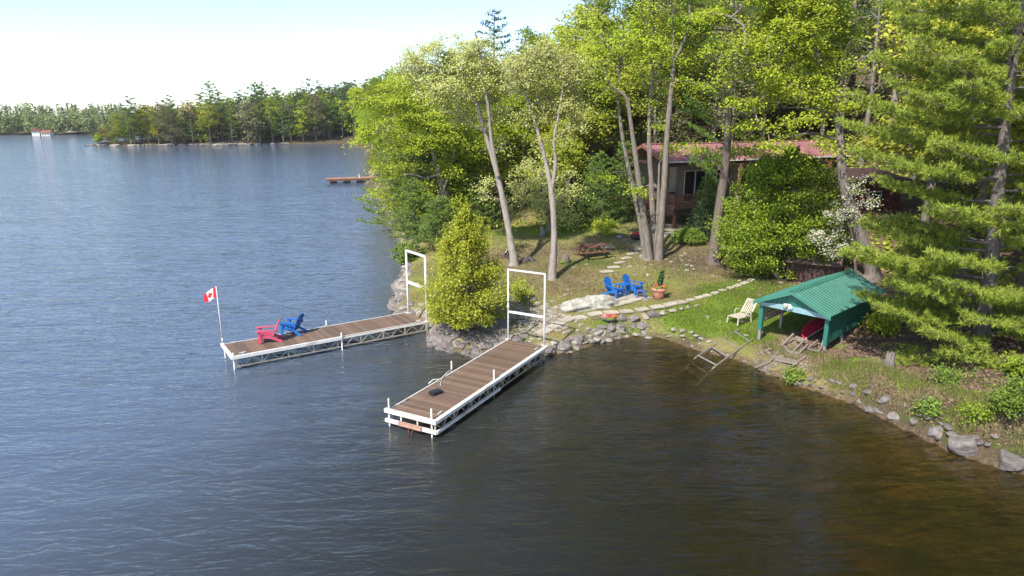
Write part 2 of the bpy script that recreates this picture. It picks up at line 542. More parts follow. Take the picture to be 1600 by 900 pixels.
def masks(X, Y):
    d = np.maximum(sdist(X, Y, MAIN), sdist(X, Y, FARL))
    green = np.maximum.reduce([gauss(X, Y, 9.3, 30.6, 2.6, 1.7) * 1.25, gauss(X, Y, 12.0, 33.2, 2.8, 2.6) * 1.25, gauss(X, Y, 12.6, 30.3, 1.7, 1.6),
                               gauss(X, Y, 5.0, 29.9, 1.6, .5) * .9, gauss(X, Y, 10.4, 28.5, 1.2, 1.0) * .95, gauss(X, Y, 8, 37, 3, 2) * .35, gauss(X, Y, 4.5, 38.5, 3, 1.2) * .65, gauss(X, Y, 3, 48, 5, 4) * .8,
                               gauss(X, Y, -1, 46, 3, 3) * .6, gauss(X, Y, 15.5, 37.5, 3.5, 2.5) * .6, gauss(X, Y, 13.2, 24.6, 1.2, 1.2) * .45])
    rock = np.maximum.reduce([np.exp(-(d / .55) ** 2) * (X < 5.6) , gauss(X, Y, -1.5, 28.9, 3.2, 1.0) , gauss(X, Y, 1.3, 29.6, 1.0, 1.2) * .85,
                              gauss(X, Y, 8.2, 42.5, 1.2, 2.4) * .7, gauss(X, Y, 6.2, 38.3, 1.6, .7) * .5, gauss(X, Y, 11.3, 45.6, 2.0, 1.6) * .9, gauss(X, Y, 12.0, 27.6, .9, .7)])
    litter = np.maximum.reduce([np.clip((X - 11.0) / 1.4, 0, 1) * np.clip((29.5 - Y) / 1.4, 0, 1) * .8, gauss(X, Y, 10.5, 38.8, 3, 2.2) * .9, gauss(X, Y, 2.5, 37, 3, 2.5) * .55, gauss(X, Y, 1.5, 42, 3, 1.5) * .6,
                                gauss(X, Y, 8.0, 28.8, 1.0, .6) * .9, np.clip((Y - 50) / 8, 0, 1) * .9, np.clip((X - 19) / 4, 0, 1), gauss(X, Y, 15, 31, 3, 4) * .8, gauss(X, Y, 11.4, 27.1, 1.3, 1.1), gauss(X, Y, 5.4, 34.3, 1.4, .5) * .6])
    return np.clip(green, 0, 1), np.clip(litter, 0, 1), np.clip(rock, 0, 1)

def ground_mat():
    m, nt, out = newmat('ground_soil_and_grass')
    L = nt.links
    b = nd(nt, 'ShaderNodeBsdfPrincipled')
    b.inputs['Roughness'].default_value = .95
    b.inputs['Specular IOR Level'].default_value = .2
    at = nd(nt, 'ShaderNodeAttribute', attribute_name='mask')
    sp = nd(nt, 'ShaderNodeSeparateColor')
    L.new(at.outputs['Color'], sp.inputs[0])
    v = wpos(nt)
    n1 = noise(nt, 1.1, 5, .65, v)
    n2 = noise(nt, 7, 8, .75, v)
    n3 = noise(nt, .35, 3, .5, v)
    n4 = noise(nt, 24, 6, .8, v)
    def thr(mask, nz, w=.35):
        s = math_n(nt, 'ADD', mask, math_n(nt, 'MULTIPLY', math_n(nt, 'SUBTRACT', nz, .5), 1.5))
        mr = nd(nt, 'ShaderNodeMapRange', interpolation_type='SMOOTHSTEP')
        mr.inputs[1].default_value = .5 - w
        mr.inputs[2].default_value = .5 + w
        L.new(s, mr.inputs[0])
        return mr.outputs[0]
    dry = ramp(nt, n2, [(.28, (.10, .075, .035)), (.46, (.21, .185, .07)), (.62, (.25, .205, .085)), (.75, (.34, .27, .13))])
    dry = mixc(nt, ramp(nt, n1, [(.50, (0, 0, 0)), (.62, (.8, .8, .8))]), dry, (.27, .17, .06))
    dry = mixc(nt, ramp(nt, n3, [(.42, (0, 0, 0)), (.62, (.75, .75, .75))]), dry, (.18, .20, .045))
    grn = ramp(nt, n2, [(.25, (.085, .13, .015)), (.5, (.16, .235, .022)), (.72, (.27, .33, .05))])
    lit = ramp(nt, n4, [(.30, (.03, .02, .014)), (.46, (.075, .05, .033)), (.60, (.135, .09, .058)), (.74, (.24, .17, .11))])
    roc = ramp(nt, n2, [(.30, (.13, .11, .09)), (.5, (.29, .25, .20)), (.72, (.44, .39, .31))])
    roc = mixc(nt, ramp(nt, n1, [(.48, (0, 0, 0)), (.58, (1, 1, 1))]), roc, (.20, .17, .08))
    lit = mixc(nt, ramp(nt, n1, [(.46, (0, 0, 0)), (.62, (1, 1, 1))]), lit, ramp(nt, n2, [(.35, (.035, .045, .012)), (.65, (.11, .125, .03))]))
    c = mixc(nt, thr(sp.outputs[1], n1), dry, lit)
    c = mixc(nt, thr(sp.outputs[0], n1, .25), c, grn)
    c = mixc(nt, thr(sp.outputs[2], n2, .2), c, roc)
    g = nd(nt, 'ShaderNodeNewGeometry')
    sx = nd(nt, 'ShaderNodeSeparateXYZ')
    L.new(g.outputs['Position'], sx.inputs[0])
    z = sx.outputs[2]
    zz = math_n(nt, 'ADD', z, math_n(nt, 'MULTIPLY', math_n(nt, 'SUBTRACT', n2, .5), .18))
    def below(a, bb):
        mr = nd(nt, 'ShaderNodeMapRange')
        mr.inputs[1].default_value = a
        mr.inputs[2].default_value = bb
        mr.inputs[3].default_value = 1
        mr.inputs[4].default_value = 0
        L.new(zz, mr.inputs[0])
        return mr.outputs[0]
    bank = ramp(nt, n2, [(.3, (.045, .03, .02)), (.5, (.11, .075, .05)), (.7, (.25, .18, .125))])
    c = mixc(nt, math_n(nt, 'MULTIPLY', below(.10, .24), .8), c, bank)
    bed = ramp(nt, n1, [(.36, (.055, .04, .018)), (.52, (.17, .115, .045)), (.68, (.26, .18, .075))])
    bed2 = ramp(nt, n2, [(.4, (.5, .5, .5)), (.62, (1, 1, 1))])
    bed = mixc(nt, 1.0, bed, bed2, 'MULTIPLY')
    c = mixc(nt, below(-.10, .06), c, bed)
    L.new(c, b.inputs['Base Color'])
    bp = nd(nt, 'ShaderNodeBump')
    bp.inputs['Distance'].default_value = .05
    L.new(n4, bp.inputs['Height'])
    L.new(bp.outputs[0], b.inputs['Normal'])
    L.new(b.outputs[0], out.inputs[0])
    return m

nxg, nyg = len(gx), len(gy)
ii = np.arange(nxg - 1)[None, :] + np.arange(nyg - 1)[:, None] * nxg
GF = np.stack([ii, ii + 1, ii + nxg + 1, ii + nxg], -1).reshape(-1, 4)
gme = npmesh('ground', np.stack([GX.ravel(), GY.ravel(), GZ.ravel()], 1), GF, ground_mat(), True)
mk = masks(GX.ravel(), GY.ravel())
att = gme.color_attributes.new('mask', 'FLOAT_COLOR', 'POINT')
att.data.foreach_set('color', np.stack([mk[0], mk[1], mk[2], np.ones_like(mk[0])], 1).astype(np.float32).ravel())
ground = link('ground', gme)
tag(ground, 'grassy and leaf-strewn lake shore rising to a wooded hill', None, None, 'structure')

# ------------------------------------------------------------------ the lake: a body of brown tea-coloured water with a rippled face
def water_mat():
    m, nt, out = newmat('lake_water')
    L = nt.links
    fr = nd(nt, 'ShaderNodeFresnel')
    fr.inputs['IOR'].default_value = 1.45
    gl = nd(nt, 'ShaderNodeBsdfGlossy')
    gl.inputs['Roughness'].default_value = .06
    gl.inputs['Color'].default_value = (1, 1, 1, 1)
    tr = nd(nt, 'ShaderNodeBsdfTransparent')
    tr.inputs['Color'].default_value = (.90, .86, .70, 1)
    df = nd(nt, 'ShaderNodeBsdfDiffuse')
    # olive suspended matter in the bay; offshore, slate blue painted in for reflected sky
    gg = nd(nt, 'ShaderNodeNewGeometry')
    sg = nd(nt, 'ShaderNodeSeparateXYZ')
    L.new(gg.outputs['Position'], sg.inputs[0])
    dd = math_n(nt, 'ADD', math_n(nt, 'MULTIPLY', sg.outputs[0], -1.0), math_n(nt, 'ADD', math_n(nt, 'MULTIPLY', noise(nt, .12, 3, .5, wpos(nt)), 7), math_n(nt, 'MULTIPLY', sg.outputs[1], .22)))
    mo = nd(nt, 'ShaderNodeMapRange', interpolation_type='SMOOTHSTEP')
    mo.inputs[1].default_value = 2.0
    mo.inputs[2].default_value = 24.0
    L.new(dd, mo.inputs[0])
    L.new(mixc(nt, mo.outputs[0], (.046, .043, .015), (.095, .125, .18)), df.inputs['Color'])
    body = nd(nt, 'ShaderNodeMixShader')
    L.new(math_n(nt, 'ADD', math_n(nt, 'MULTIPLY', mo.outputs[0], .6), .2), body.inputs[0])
    L.new(tr.outputs[0], body.inputs[1])
    L.new(df.outputs[0], body.inputs[2])
    # wind ripples: long crests, several sizes; patches of calmer water
    def ridge(n, k):
        # sharpened crests
        return math_n(nt, 'POWER', math_n(nt, 'MAXIMUM', math_n(nt, 'SUBTRACT', 1.0, math_n(nt, 'SQRT', math_n(nt, 'ADD', math_n(nt, 'POWER', math_n(nt, 'ABSOLUTE', math_n(nt, 'MULTIPLY', math_n(nt, 'SUBTRACT', n, .5), 2.2)), 2.0), .012))), .03), k)
    a = noise(nt, 1.0, 2, .45, wpos(nt, (.30, .95, 1), math.radians(-12)), .5)
    b2 = ridge(noise(nt, 1.0, 2, .45, wpos(nt, (.82, 2.4, 1), math.radians(-16)), .7), 1.0)
    b3 = noise(nt, 1.0, 3, .5, wpos(nt, (3.2, 7.5, 1), math.radians(-6)), 1.0)
    b4 = noise(nt, .11, 2, .5, wpos(nt, (1, 2.2, 1)), .5)
    calm = nd(nt, 'ShaderNodeMapRange', interpolation_type='SMOOTHSTEP')
    g = nd(nt, 'ShaderNodeNewGeometry')
    sx = nd(nt, 'ShaderNodeSeparateXYZ')
    L.new(g.outputs['Position'], sx.inputs[0])
    # the bay east of the docks is sheltered from the wind
    s = math_n(nt, 'ADD', sx.outputs[0], math_n(nt, 'MULTIPLY', noise(nt, .16, 2, .5, wpos(nt)), 8))
    s2 = math_n(nt, 'SUBTRACT', s, math_n(nt, 'MULTIPLY', math_n(nt, 'SUBTRACT', sx.outputs[1], 20), .35))
    calm.inputs[1].default_value = 0.0
    calm.inputs[2].default_value = 10.0
    calm.inputs[3].default_value = 1.0
    calm.inputs[4].default_value = .42
    L.new(s2, calm.inputs[0])
    h = math_n(nt, 'ADD', math_n(nt, 'MULTIPLY', a, .13), math_n(nt, 'ADD', math_n(nt, 'MULTIPLY', b2, .058), math_n(nt, 'MULTIPLY', b3, .022)))
    h = math_n(nt, 'MULTIPLY', h, math_n(nt, 'ADD', math_n(nt, 'MULTIPLY', b4, .7), .55))
    h = math_n(nt, 'MULTIPLY', h, calm.outputs[0])
    bp = nd(nt, 'ShaderNodeBump')
    bp.inputs['Strength'].default_value = 1
    bp.inputs['Distance'].default_value = WAVE
    L.new(h, bp.inputs['Height'])
    for n in (fr, gl):
        L.new(bp.outputs[0], n.inputs['Normal'])
    mx = nd(nt, 'ShaderNodeMixShader')
    L.new(fr.outputs[0], mx.inputs[0])
    L.new(body.outputs[0], mx.inputs[1])
    L.new(gl.outputs[0], mx.inputs[2])
    L.new(mx.outputs[0], out.inputs['Surface'])
    va = nd(nt, 'ShaderNodeVolumeAbsorption')
    va.inputs['Color'].default_value = (.62, .48, .09, 1)
    va.inputs['Density'].default_value = .9
    L.new(va.outputs[0], out.inputs['Volume'])
    return m

WAVE = 1.0
wb_ = MB().box((0, 415, -3.0), (2280, 940, 6.0))
water = wb_.build('water', water_mat())
water.data.polygons.foreach_set('use_smooth', [False] * len(water.data.polygons))
tag(water, 'wind-rippled lake, blue grey in the open and olive brown in the bay', None, None, 'structure')

# ------------------------------------------------------------------ haze
hz = MB().box((0, 420, 22), (2400, 1000, 62)).build('haze', None)
hm = bpy.data.materials.new('thin_summer_haze')
hm.use_nodes = True
hn = hm.node_tree.nodes
hn.clear()
ho = hn.new('ShaderNodeOutputMaterial')
hv = hn.new('ShaderNodeVolumePrincipled')
hv.inputs['Color'].default_value = (.90, .94, 1, 1)
hv.inputs['Density'].default_value = .00014
hv.inputs['Anisotropy'].default_value = .2
hm.node_tree.links.new(hv.outputs[0], ho.inputs['Volume'])
hz.data.materials.append(hm)
tag(hz, 'thin pale haze over the lake and woods', None, None, 'stuff')
def leaf_mesh_data(C, size, seed, up=.35, aspect=.62, jitter=.35):
    # leaves turn their faces up and out toward the open lake, where the light comes from
    rs = np.random.RandomState(seed)
    n = len(C)
    nrm = rs.randn(n, 3)
    nrm /= np.linalg.norm(nrm, axis=1)[:, None]
    nrm[:, 2] = np.abs(nrm[:, 2])
    nrm += np.array([-.35, -.70, .80]) * up
    nrm /= np.linalg.norm(nrm, axis=1)[:, None]
    t = rs.randn(n, 3)
    t -= nrm * (t * nrm).sum(1)[:, None]
    t /= np.linalg.norm(t, axis=1)[:, None] + 1e-9
    b = np.cross(nrm, t)
    s = (size * (1 - jitter + 2 * jitter * rs.rand(n)))[:, None]
    cup = nrm * s * .12
    V = np.stack([C - t * s * .5, C + b * s * .5 * aspect + cup - t * s * .05, C + t * s * .5, C - b * s * .5 * aspect + cup - t * s * .05], 1).reshape(-1, 3)
    F = np.arange(4 * n).reshape(-1, 4)
    return V, F


# ------------------------------------------------------------------ rocks
rng = random.Random(11)

def rock_mesh(seed, mat, flat=.6, rough=.28, sub=2):
    bm = bmesh.new()
    bmesh.ops.create_icosphere(bm, subdivisions=sub, radius=1)
    r = random.Random(seed)
    pl = [(Vector((r.gauss(0, 1), r.gauss(0, 1), r.gauss(0, 1))).normalized(), r.uniform(.55, .9)) for _ in range(11)]
    for v in bm.verts:
        p = v.co.copy()
        for n, dd in pl:                       # chip flat faces off the ball
            k = p.dot(n)
            if k > dd: p -= n * (k - dd)
        p *= 1 + r.uniform(-.05, .05) * rough * 3
        v.co = Vector((p.x, p.y, p.z * flat))
    me = bpy.data.meshes.new('rock')
    bm.to_mesh(me)
    bm.free()
    me.materials.append(mat)
    return me

ROCKS = [rock_mesh(i, M['rock'], .55 + .08 * (i % 4)) for i in range(7)]
ROCKS_P = [rock_mesh(20 + i, M['rock_pale'], .5 + .08 * (i % 3)) for i in range(5)]
ROCKS_D = [rock_mesh(40 + i, M['rock_dark'], .6) for i in range(4)]
BOULD = [rock_mesh(60 + i, M['rock'], .75, .2, 3) for i in range(4)]

def rock_at(p, sz, parent, meshes=ROCKS, sink=.3, el=None, r=rng):
    el = el or r.uniform(.65, 1.0)
    s = (sz, sz * el, sz * r.uniform(.6, 1.0))
    off = OFF.get(parent, Vector((0, 0, 0)))
    return link('rock', r.choice(meshes), parent, Vector(p) - off - Vector((0, 0, sz * sink * .5)), (r.uniform(-.35, .35), r.uniform(-.35, .35), r.uniform(0, 6.28)), s)

def polyline_pts(pts, step):
    out = []
    for a, b in zip(pts[:-1], pts[1:]):
        a = Vector(a); b = Vector(b)
        n = max(1, int((b - a).length / step))
        for i in range(n):
            out.append(a.lerp(b, i / n))
    return out

sh3 = [Vector((x, y, 0)) for x, y in shore]

def shore_rocks(i0, i1, step, rows, szr, label, meshes=ROCKS, name='shore_rocks', depth=(0, .8), sink=.5, seed=3):
    r = random.Random(seed)
    pts = polyline_pts(sh3[i0:i1 + 1], step)
    t = empty(name, pts[len(pts) // 2], label, 'rocks')
    for k in range(len(pts) - 1):
        d = (pts[k + 1] - pts[k])
        if d.length < 1e-6: continue
        d.normalize()
        n = Vector((-d.y, d.x, 0))
        for j in range(rows):
            w = depth[0] + (depth[1] - depth[0]) * (j + r.random()) / rows
            q = pts[k] + n * w + d * r.uniform(-.5, .5) * step
            sz = r.uniform(*szr) * (1.25 if r.random() < .15 else 1)
            z = tz(q.x, q.y)
            rock_at((q.x, q.y, max(z, -.12) + sz * .1), sz, t, meshes, sink, r=r)
    return t

# index in SH (minus 1): 0:(580,290) ... ; riprap between the docks
shore_rocks(3, 8, .42, 2, (.20, .42), 'grey and tan rocks edging the point behind the left dock', ROCKS + ROCKS_P, seed=4)
shore_rocks(9, 14, .29, 7, (.18, .42), 'pile of grey broken rocks between the two docks below the young cedar', ROCKS + ROCKS_D, depth=(-.25, 1.5), seed=8)
shore_rocks(15, 19, .30, 3, (.13, .30), 'low dry-laid rock edge along the bay right of the nearer dock', ROCKS_P + ROCKS, depth=(-.05, .5), seed=9)
shore_rocks(19, 24, .40, 1, (.08, .17), 'small loose stones along the lawn edge left of the boathouse', ROCKS_P, depth=(.02, .3), seed=10)
shore_rocks(23, 26, .22, 4, (.06, .15), 'small stones along the muddy edge in front of the boathouse', ROCKS_D + ROCKS, depth=(-.1, .7), seed=14)
shore_rocks(26, 33, .40, 2, (.10, .24), 'dark rocks at the foot of the leaf-covered right bank', ROCKS_D + ROCKS, depth=(.0, .3), seed=12)

def boulder(px, py, z, sz, label, rot=0, mesh=None, sink=.2, sq=(1, 1, 1)):
    p = G(px, py) if z >= .09 else P(px, py, z)
    p.z = max(p.z, 0)
    o = link('boulder', mesh or BOULD[rng.randrange(4)], None, p + Vector((0, 0, -sz * sink)), (0, 0, rot), (sz * sq[0], sz * sq[1], sz * sq[2]))
    tag(o, label, 'boulder')
    return o
boulder(1507, 688, .1, .50, 'large grey boulder half in the water below the right bank, left of its larger twin', .4, BOULD[0])
boulder(1580, 714, .1, .58, 'largest grey boulder at the right edge of the photo, half in the water', 1.2, BOULD[1], sq=(1, .8, .8))
boulder(1464, 672, .15, .30, 'upright brown-grey boulder in the bank just left of the two large ones', 2.2, BOULD[2])
boulder(1396, 650, .1, .27, 'angular grey boulder under the grassy lip of the right bank', .9, BOULD[3])
boulder(1362, 637, .1, .34, 'flat tan boulder furthest left along the right bank', .2, BOULD[1], sq=(1.1, .7, .5))
boulder(882, 538, .3, .48, 'big squarish pale boulder beside the shore end of the nearer dock', .2, BOULD[2], sq=(1, .8, .8))
boulder(858, 547, .2, .32, 'small rounded boulder between the nearer dock and the big pale one', 1.4, BOULD[3])
boulder(904, 523, .6, .38, 'flat-topped pale boulder on the bank above the squarish one', .8, BOULD[0], sq=(1, .8, .5))
boulder(685, 534, .25, .46, 'smooth grey boulder beside the shore end of the left dock', .3, BOULD[1], sq=(1, .75, .7))
boulder(628, 486, .3, .62, 'sloping pale boulder behind the left dock under the white frame', .9, BOULD[2], sq=(1.2, .8, .6))
boulder(628, 462, .3, .55, 'dark boulder on the water at the tip of the point', 2.0, BOULD[3])
boulder(782, 505, .65, .42, 'pale grey boulder on the slope right of the young cedar', 2.0, BOULD[0])
for (px, py, z, sz) in ((1174, 0, 0, 0),): pass
# bedrock outcrop by the blue chairs
bm = bmesh.new()
bmesh.ops.create_icosphere(bm, subdivisions=5, radius=1)
c0 = P(920, 479, .88)
for v in bm.verts:
    x, y, z = v.co
    n = vnoise(np.array([x * 3 + 9]), np.array([y * 3 + z * 2 + 5]), .8)[0]
    n2 = vnoise(np.array([x * 9 + 9]), np.array([y * 9 + z * 5 + 5]), .8)[0]
    v.co = Vector((x * 1.45 * (1 + .25 * n), y * .62 * (1 + .3 * n), z * .42 * (1 + .5 * n + .15 * n2) + (.12 if x > 0 else 0) * z))
me = bpy.data.meshes.new('bedrock_outcrop')
bm.to_mesh(me); bm.free()
me.polygons.foreach_set('use_smooth', [True] * len(me.polygons))
me.materials.append(simple('lichen_grey_bedrock', (.50, .47, .40), (.24, .22, .19), 3.5, .95, .05, wear=(.20, .20, .15), bscale=9))
o = link('bedrock_outcrop', me, None, c0, (0, 0, .28))
tag(o, 'broad pale bedrock outcrop beside the pair of blue chairs', 'rock')
for k, (px, py, sz, lb) in enumerate(((836, 467, .30, 'small angular rock lying in the dry grass between the bare trunk and the outcrop'),
                                      (967, 372, .55, 'long flat brown rock in the grass behind the picnic table'),
                                      (950, 388, .5, 'flat pale rock in the grass right behind the picnic table'),
                                      (993, 462, .20, 'round white rock between the blue footstool and the garden light'),
                                      (1018, 466, .15, 'small pale rock at the left foot of the terracotta planter'),
                                      (1120, 414, .3, 'grey rock in the shade right of the big dark trunk'))):
    g = G(px, py)
    o = link('rock', (ROCKS_P + ROCKS)[k], None, g + Vector((0, 0, sz * .12)), (0.05, 0, k * 1.3), (sz, sz * .6, sz * .45))
    tag(o, lb, 'rock')
# loose stones over the rough ground left of the path, too many to count
rs = random.Random(77)
rr = MB()
tmpl = [rock_mesh(100 + i, None, .5, .2, 1) for i in range(4)]
tv = [[v.co.copy() for v in m.vertices] for m in tmpl]
tf = [[tuple(p.vertices) for p in m.polygons] for m in tmpl]
for i in range(620):
    q = rs.random()
    if q < .55: x, y = rs.gauss(1.3, .9), rs.gauss(30.4, 1.2)
    elif q < .75: x, y = rs.gauss(-2.2, 1.5), rs.gauss(29.8, .8)
    elif q < .88: x, y = rs.gauss(8.4, 1.2), rs.gauss(41, 2.2)
    else: x, y = rs.uniform(1, 16), rs.uniform(28, 45)
    z = tz(x, y)
    if z < .15 or (x > 8 and y < 36 and q < .88): continue
    s = rs.uniform(.04, .17)
    k = rs.randrange(4)
    Rm = Matrix.Rotation(rs.uniform(0, 6.28), 3, 'Z')
    rr.add([Vector((x, y, z + s * .12)) + Rm @ Vector((v.x * s * 1.3, v.y * s, v.z * s * .8)) for v in tv[k]], tf[k])
lo = rr.build('loose_stones', M['rock_pale'])
tag(lo, 'loose pale stones scattered through the rough grass of the slope', None, None, 'stuff')

# ------------------------------------------------------------------ flagstone path and patio
def slab_mesh(seed, w, d, h=.06):
    r = random.Random(seed)
    pr = []
    for a, b in ((-1, -1), (0, -1.03), (1, -1), (1.03, 0), (1, 1), (0, 1.02), (-1, 1), (-1.03, 0)):
        pr.append((a * w / 2 + r.uniform(-.035, .035), b * d / 2 + r.uniform(-.035, .035)))
    m = MB().prism(pr, (1, 0, 0), (0, 1, 0), (0, 0, h))
    return m.mesh('flagstone', M['flag'])
slabs = [slab_mesh(i, .62, .46) for i in range(5)]
path = empty('stone_path', P(975, 490, .85), 'winding path of pale square flagstones from the nearer dock across the lawn', 'path')
pp = [G(*q) for q in ((850, 519), (868, 509), (886, 500), (905, 497), (930, 491), (955, 489), (978, 487), (1002, 484), (1026, 480), (1046, 476), (1062, 473), (1078, 469.5),
                      (1092, 465.5), (1104, 462.5), (1117, 458.5), (1129, 454.5), (1141, 450.5), (1152, 447), (1163, 443), (1173, 438.5), (1184, 434), (1194, 433))]
for i, q in enumerate(pp):
    d = (pp[min(i + 1, len(pp) - 1)] - pp[max(i - 1, 0)])
    a = math.atan2(d.y, d.x)
    sc = (1.12 if i < 3 else 1.0) if i < 11 else .68
    sl = math.atan2(d.z, math.hypot(d.x, d.y))
    link('flagstone', slabs[i % 5], path, q - OFF[path] + Vector((0, 0, .0)), (0, -sl, a + rng.uniform(-.08, .08)), (sc * (1.0 if i < 11 else .95), sc, 1))
patio = empty('flagstone_patio', G(980, 465), 'pale flagstone pad under the two blue chairs', 'patio')
ca = math.radians(33)
for i in range(3):
    for j in range(4):
        q = G(968, 466) + Vector((math.cos(ca) * (j - 1.3) * .56 - math.sin(ca) * (i - 1.3) * .5, math.sin(ca) * (j - 1.3) * .56 + math.cos(ca) * (i - 1.3) * .5, 0))
        q.z = tz(q.x, q.y) + .01
        link('flagstone', slabs[(i * 4 + j) % 5], patio, q - OFF[patio], (0, 0, ca + rng.uniform(-.04, .04)), (.86, 1.02, 1))
st = empty('stone_steps', G(985, 375), 'worn stone steps climbing the slope toward the cottage', 'steps')
for i, (px, py) in enumerate(((948, 425), (958, 418), (968, 411), (978, 404), (988, 397), (1000, 390), (1012, 382), (1040, 370), (1046, 360), (1054, 352), (1060, 345))):
    g = G(px, py)
    link('flagstone', slabs[i % 5], st, g - OFF[st], (0, 0, .3 + rng.uniform(-.4, .4)), (1.1 if i < 7 else 1.7, .8, 1))
wall = empty('rock_border', G(1030, 490), 'row of grey rocks bordering the lawn side of the flagstone path', 'rock border')
for (px, py, s) in ((972, 499, .30), (990, 500, .34), (1008, 496, .30), (1022, 494, .36), (1036, 491, .30), (1050, 487, .28), (1064, 484, .22), (1075, 481, .18), (1088, 478, .16)):
    g = G(px, py)
    rock_at(g + Vector((0, 0, s * .25)), s, wall, ROCKS + ROCKS_P, .1)
lst = empty('landing_stones', G(1180, 540), 'pale stones piled on the lawn edge above the sandy cut', 'rocks')
for (px, py, s) in ((1054, 517, .22), (1066, 519, .24), (1080, 521, .20), (1088, 526, .20), (1066, 526, .18), (1096, 530, .15), (1108, 535, .16), (1046, 526, .14)):
    g = G(px, py)
    rock_at(g + Vector((0, 0, s * .3)), s, lst, ROCKS_P, .1)

# ------------------------------------------------------------------ docks
plank_me = MB().box((0, 0, 0), (.138, 1.0, .036)).mesh('deck_board', M['wood'])
plank_mb = MB().box((0, 0, 0), (.138, 1.0, .036)).mesh('deck_board', M['wood_b'])

def truss(L, y, z0, z1, n, mat=None):
    m = MB()
    m.bar((0, y, z0), (L, y, z0), .045, .05)
    step = L / n
    for i in range(n + 1):
        if i % 3 == 0:
            m.bar((i * step, y, z0), (i * step, y, z1), .05, .05)
    for i in range(n):
        x = i * step
        m.bar((x, y, z0 if i % 2 else z1), (x + step, y, z1 if i % 2 else z0), .028, .028)
    return m

def dock(origin, ang, L, Wd, label, nt_, rails, posts, boards_seed):
    """local frame: x along the deck from the lake end, y=0 right edge, y=Wd left edge, z=0 water"""
    t = empty('dock', (origin[0], origin[1], 0), label, 'dock', None, ang)
    OFF[t] = Vector((0, 0, 0))
    r = random.Random(boards_seed)
    step = .1455
    n = int(L / step)
    step = L / n
    for i in range(n):
        link('deck_board', plank_me if r.random() < .68 else plank_mb, t, (step * (i + .5), Wd / 2, .582 + r.uniform(-.002, .002)), (0, 0, r.uniform(-.003, .003)), (1, Wd - .04 + r.uniform(-.015, .015), 1))
    for y in (0.0, Wd):
        link('truss', truss(L, y, .16, .50, nt_).mesh('truss', M['galv']), t)
        MB().box((L / 2, y, .535), (L, .05, .07)).build('edge_beam', M['galv'] if y else M['trimw'], t, True)
    m = MB()
    for i in range(int(L / 1.2) + 1):
        x = min(L - .05, .05 + i * 1.2)
        m.box((x, Wd / 2, .525), (.045, Wd - .06, .07))
    m.build('cross_beams', M['galv'], t, True)
    m = MB()
    for y in (0.03, Wd - .03): m.box((L / 2, y, .604), (L, .045, .008))
    m.build('edge_trim', M['trimw'], t, True)
    for nm, a, b, w, h, mt in rails:
        MB().bar(a, b, w, h).build(nm, M[mt], t, True)
    for x, y, z0, z1 in posts:
        MB().tube([(x, y, z0), (x, y, z1)], .028, 8).build('leg', M['white'], t, True)
    return t

# nearer dock
A = Vector((-2.42, 19.77, 0)); B = Vector((1.38, 26.78, 0))
angN = math.atan2(B.y - A.y, B.x - A.x)
LN = (B - A).length
WN = 1.83
rl = [('rub_rail', (0, -.07, .57), (LN, -.07, .57), .09, .11, 'vinyl'), ('rub_rail', (-.07, -.1, .57), (-.07, WN + .1, .57), .11, .13, 'vinyl'),
      ('lower_rail', (-.06, -.09, .22), (LN * .5, -.09, .22), .08, .09, 'vinyl'), ('lower_rail', (-.06, -.1, .22), (-.06, WN + .1, .22), .09, .11, 'vinyl'),
      ('step_board', (-.13, .45, .25), (-.13, 1.35, .25), .10, .11, 'brick')]
ps = [(-.02, .12, -1.6, .98), (-.02, WN - .02, -1.6, .98), (LN * .48, .07, -1.4, .98), (LN * .48, WN + .07, -1.4, .98), (-.05, .65, .12, .56), (-.05, 1.3, .12, .56)]
dockN = dock(A, angN, LN, WN, 'nearer brown plank dock with two white rails, one black box on it', 22, rl, ps, 1)
MB().tube([(-.1, .8, .2), (-.25, .9, -.35)], .02, 6).tube([(-.1, 1.0, .2), (-.2, .85, -.4)], .02, 6).build('ladder_strut', M['darkred'], dockN, True)
m = MB()
m.tube([(LN * .48, WN + .07, .66), (LN * .42, WN + .02, .64), (LN * .36, WN - .1, .63), (LN * .34, WN + .12, .63), (LN * .30, WN + .1, .6)], .022, 6)
m.tube([(LN * .40, WN, .62), (LN * .33, WN - .25, .62), (LN * .30, WN - .4, .62)], .012, 5)
m.build('mooring_bracket', M['white'], dockN, True)
def cleat(parent, x, y, a=0):
    m = MB()
    m.bar((x - .12 * math.cos(a), y - .12 * math.sin(a), .665), (x + .12 * math.cos(a), y + .12 * math.sin(a), .665), .03, .03)
    m.box((x, y, .635), (.07, .05, .05))
    m.build('cleat', M['white'], parent, True)
cleat(dockN, .45, .12); cleat(dockN, .75, WN - .12); cleat(dockN, LN - .55, .14); cleat(dockN, LN - .1, WN - .15)
bx = MB()
bx.prism([(-.19, -.15), (.19, -.15), (.23, -.11), (.23, .11), (.19, .15), (-.19, .15), (-.23, .11), (-.23, -.11)], (1, 0, 0), (0, 1, 0), (0, 0, .09))
bx.prism([(-.17, -.12), (.17, -.12), (.17, .12), (-.17, .12)], (1, 0, 0), (0, 1, 0), (0, 0, .025), (0, 0, .089))
bo = bx.build('case', M['black'])
bo.location = P(681, 615, .605)
bo.rotation_euler = (0, 0, .75)
tag(bo, 'small flat black case lying on the nearer dock', 'case')

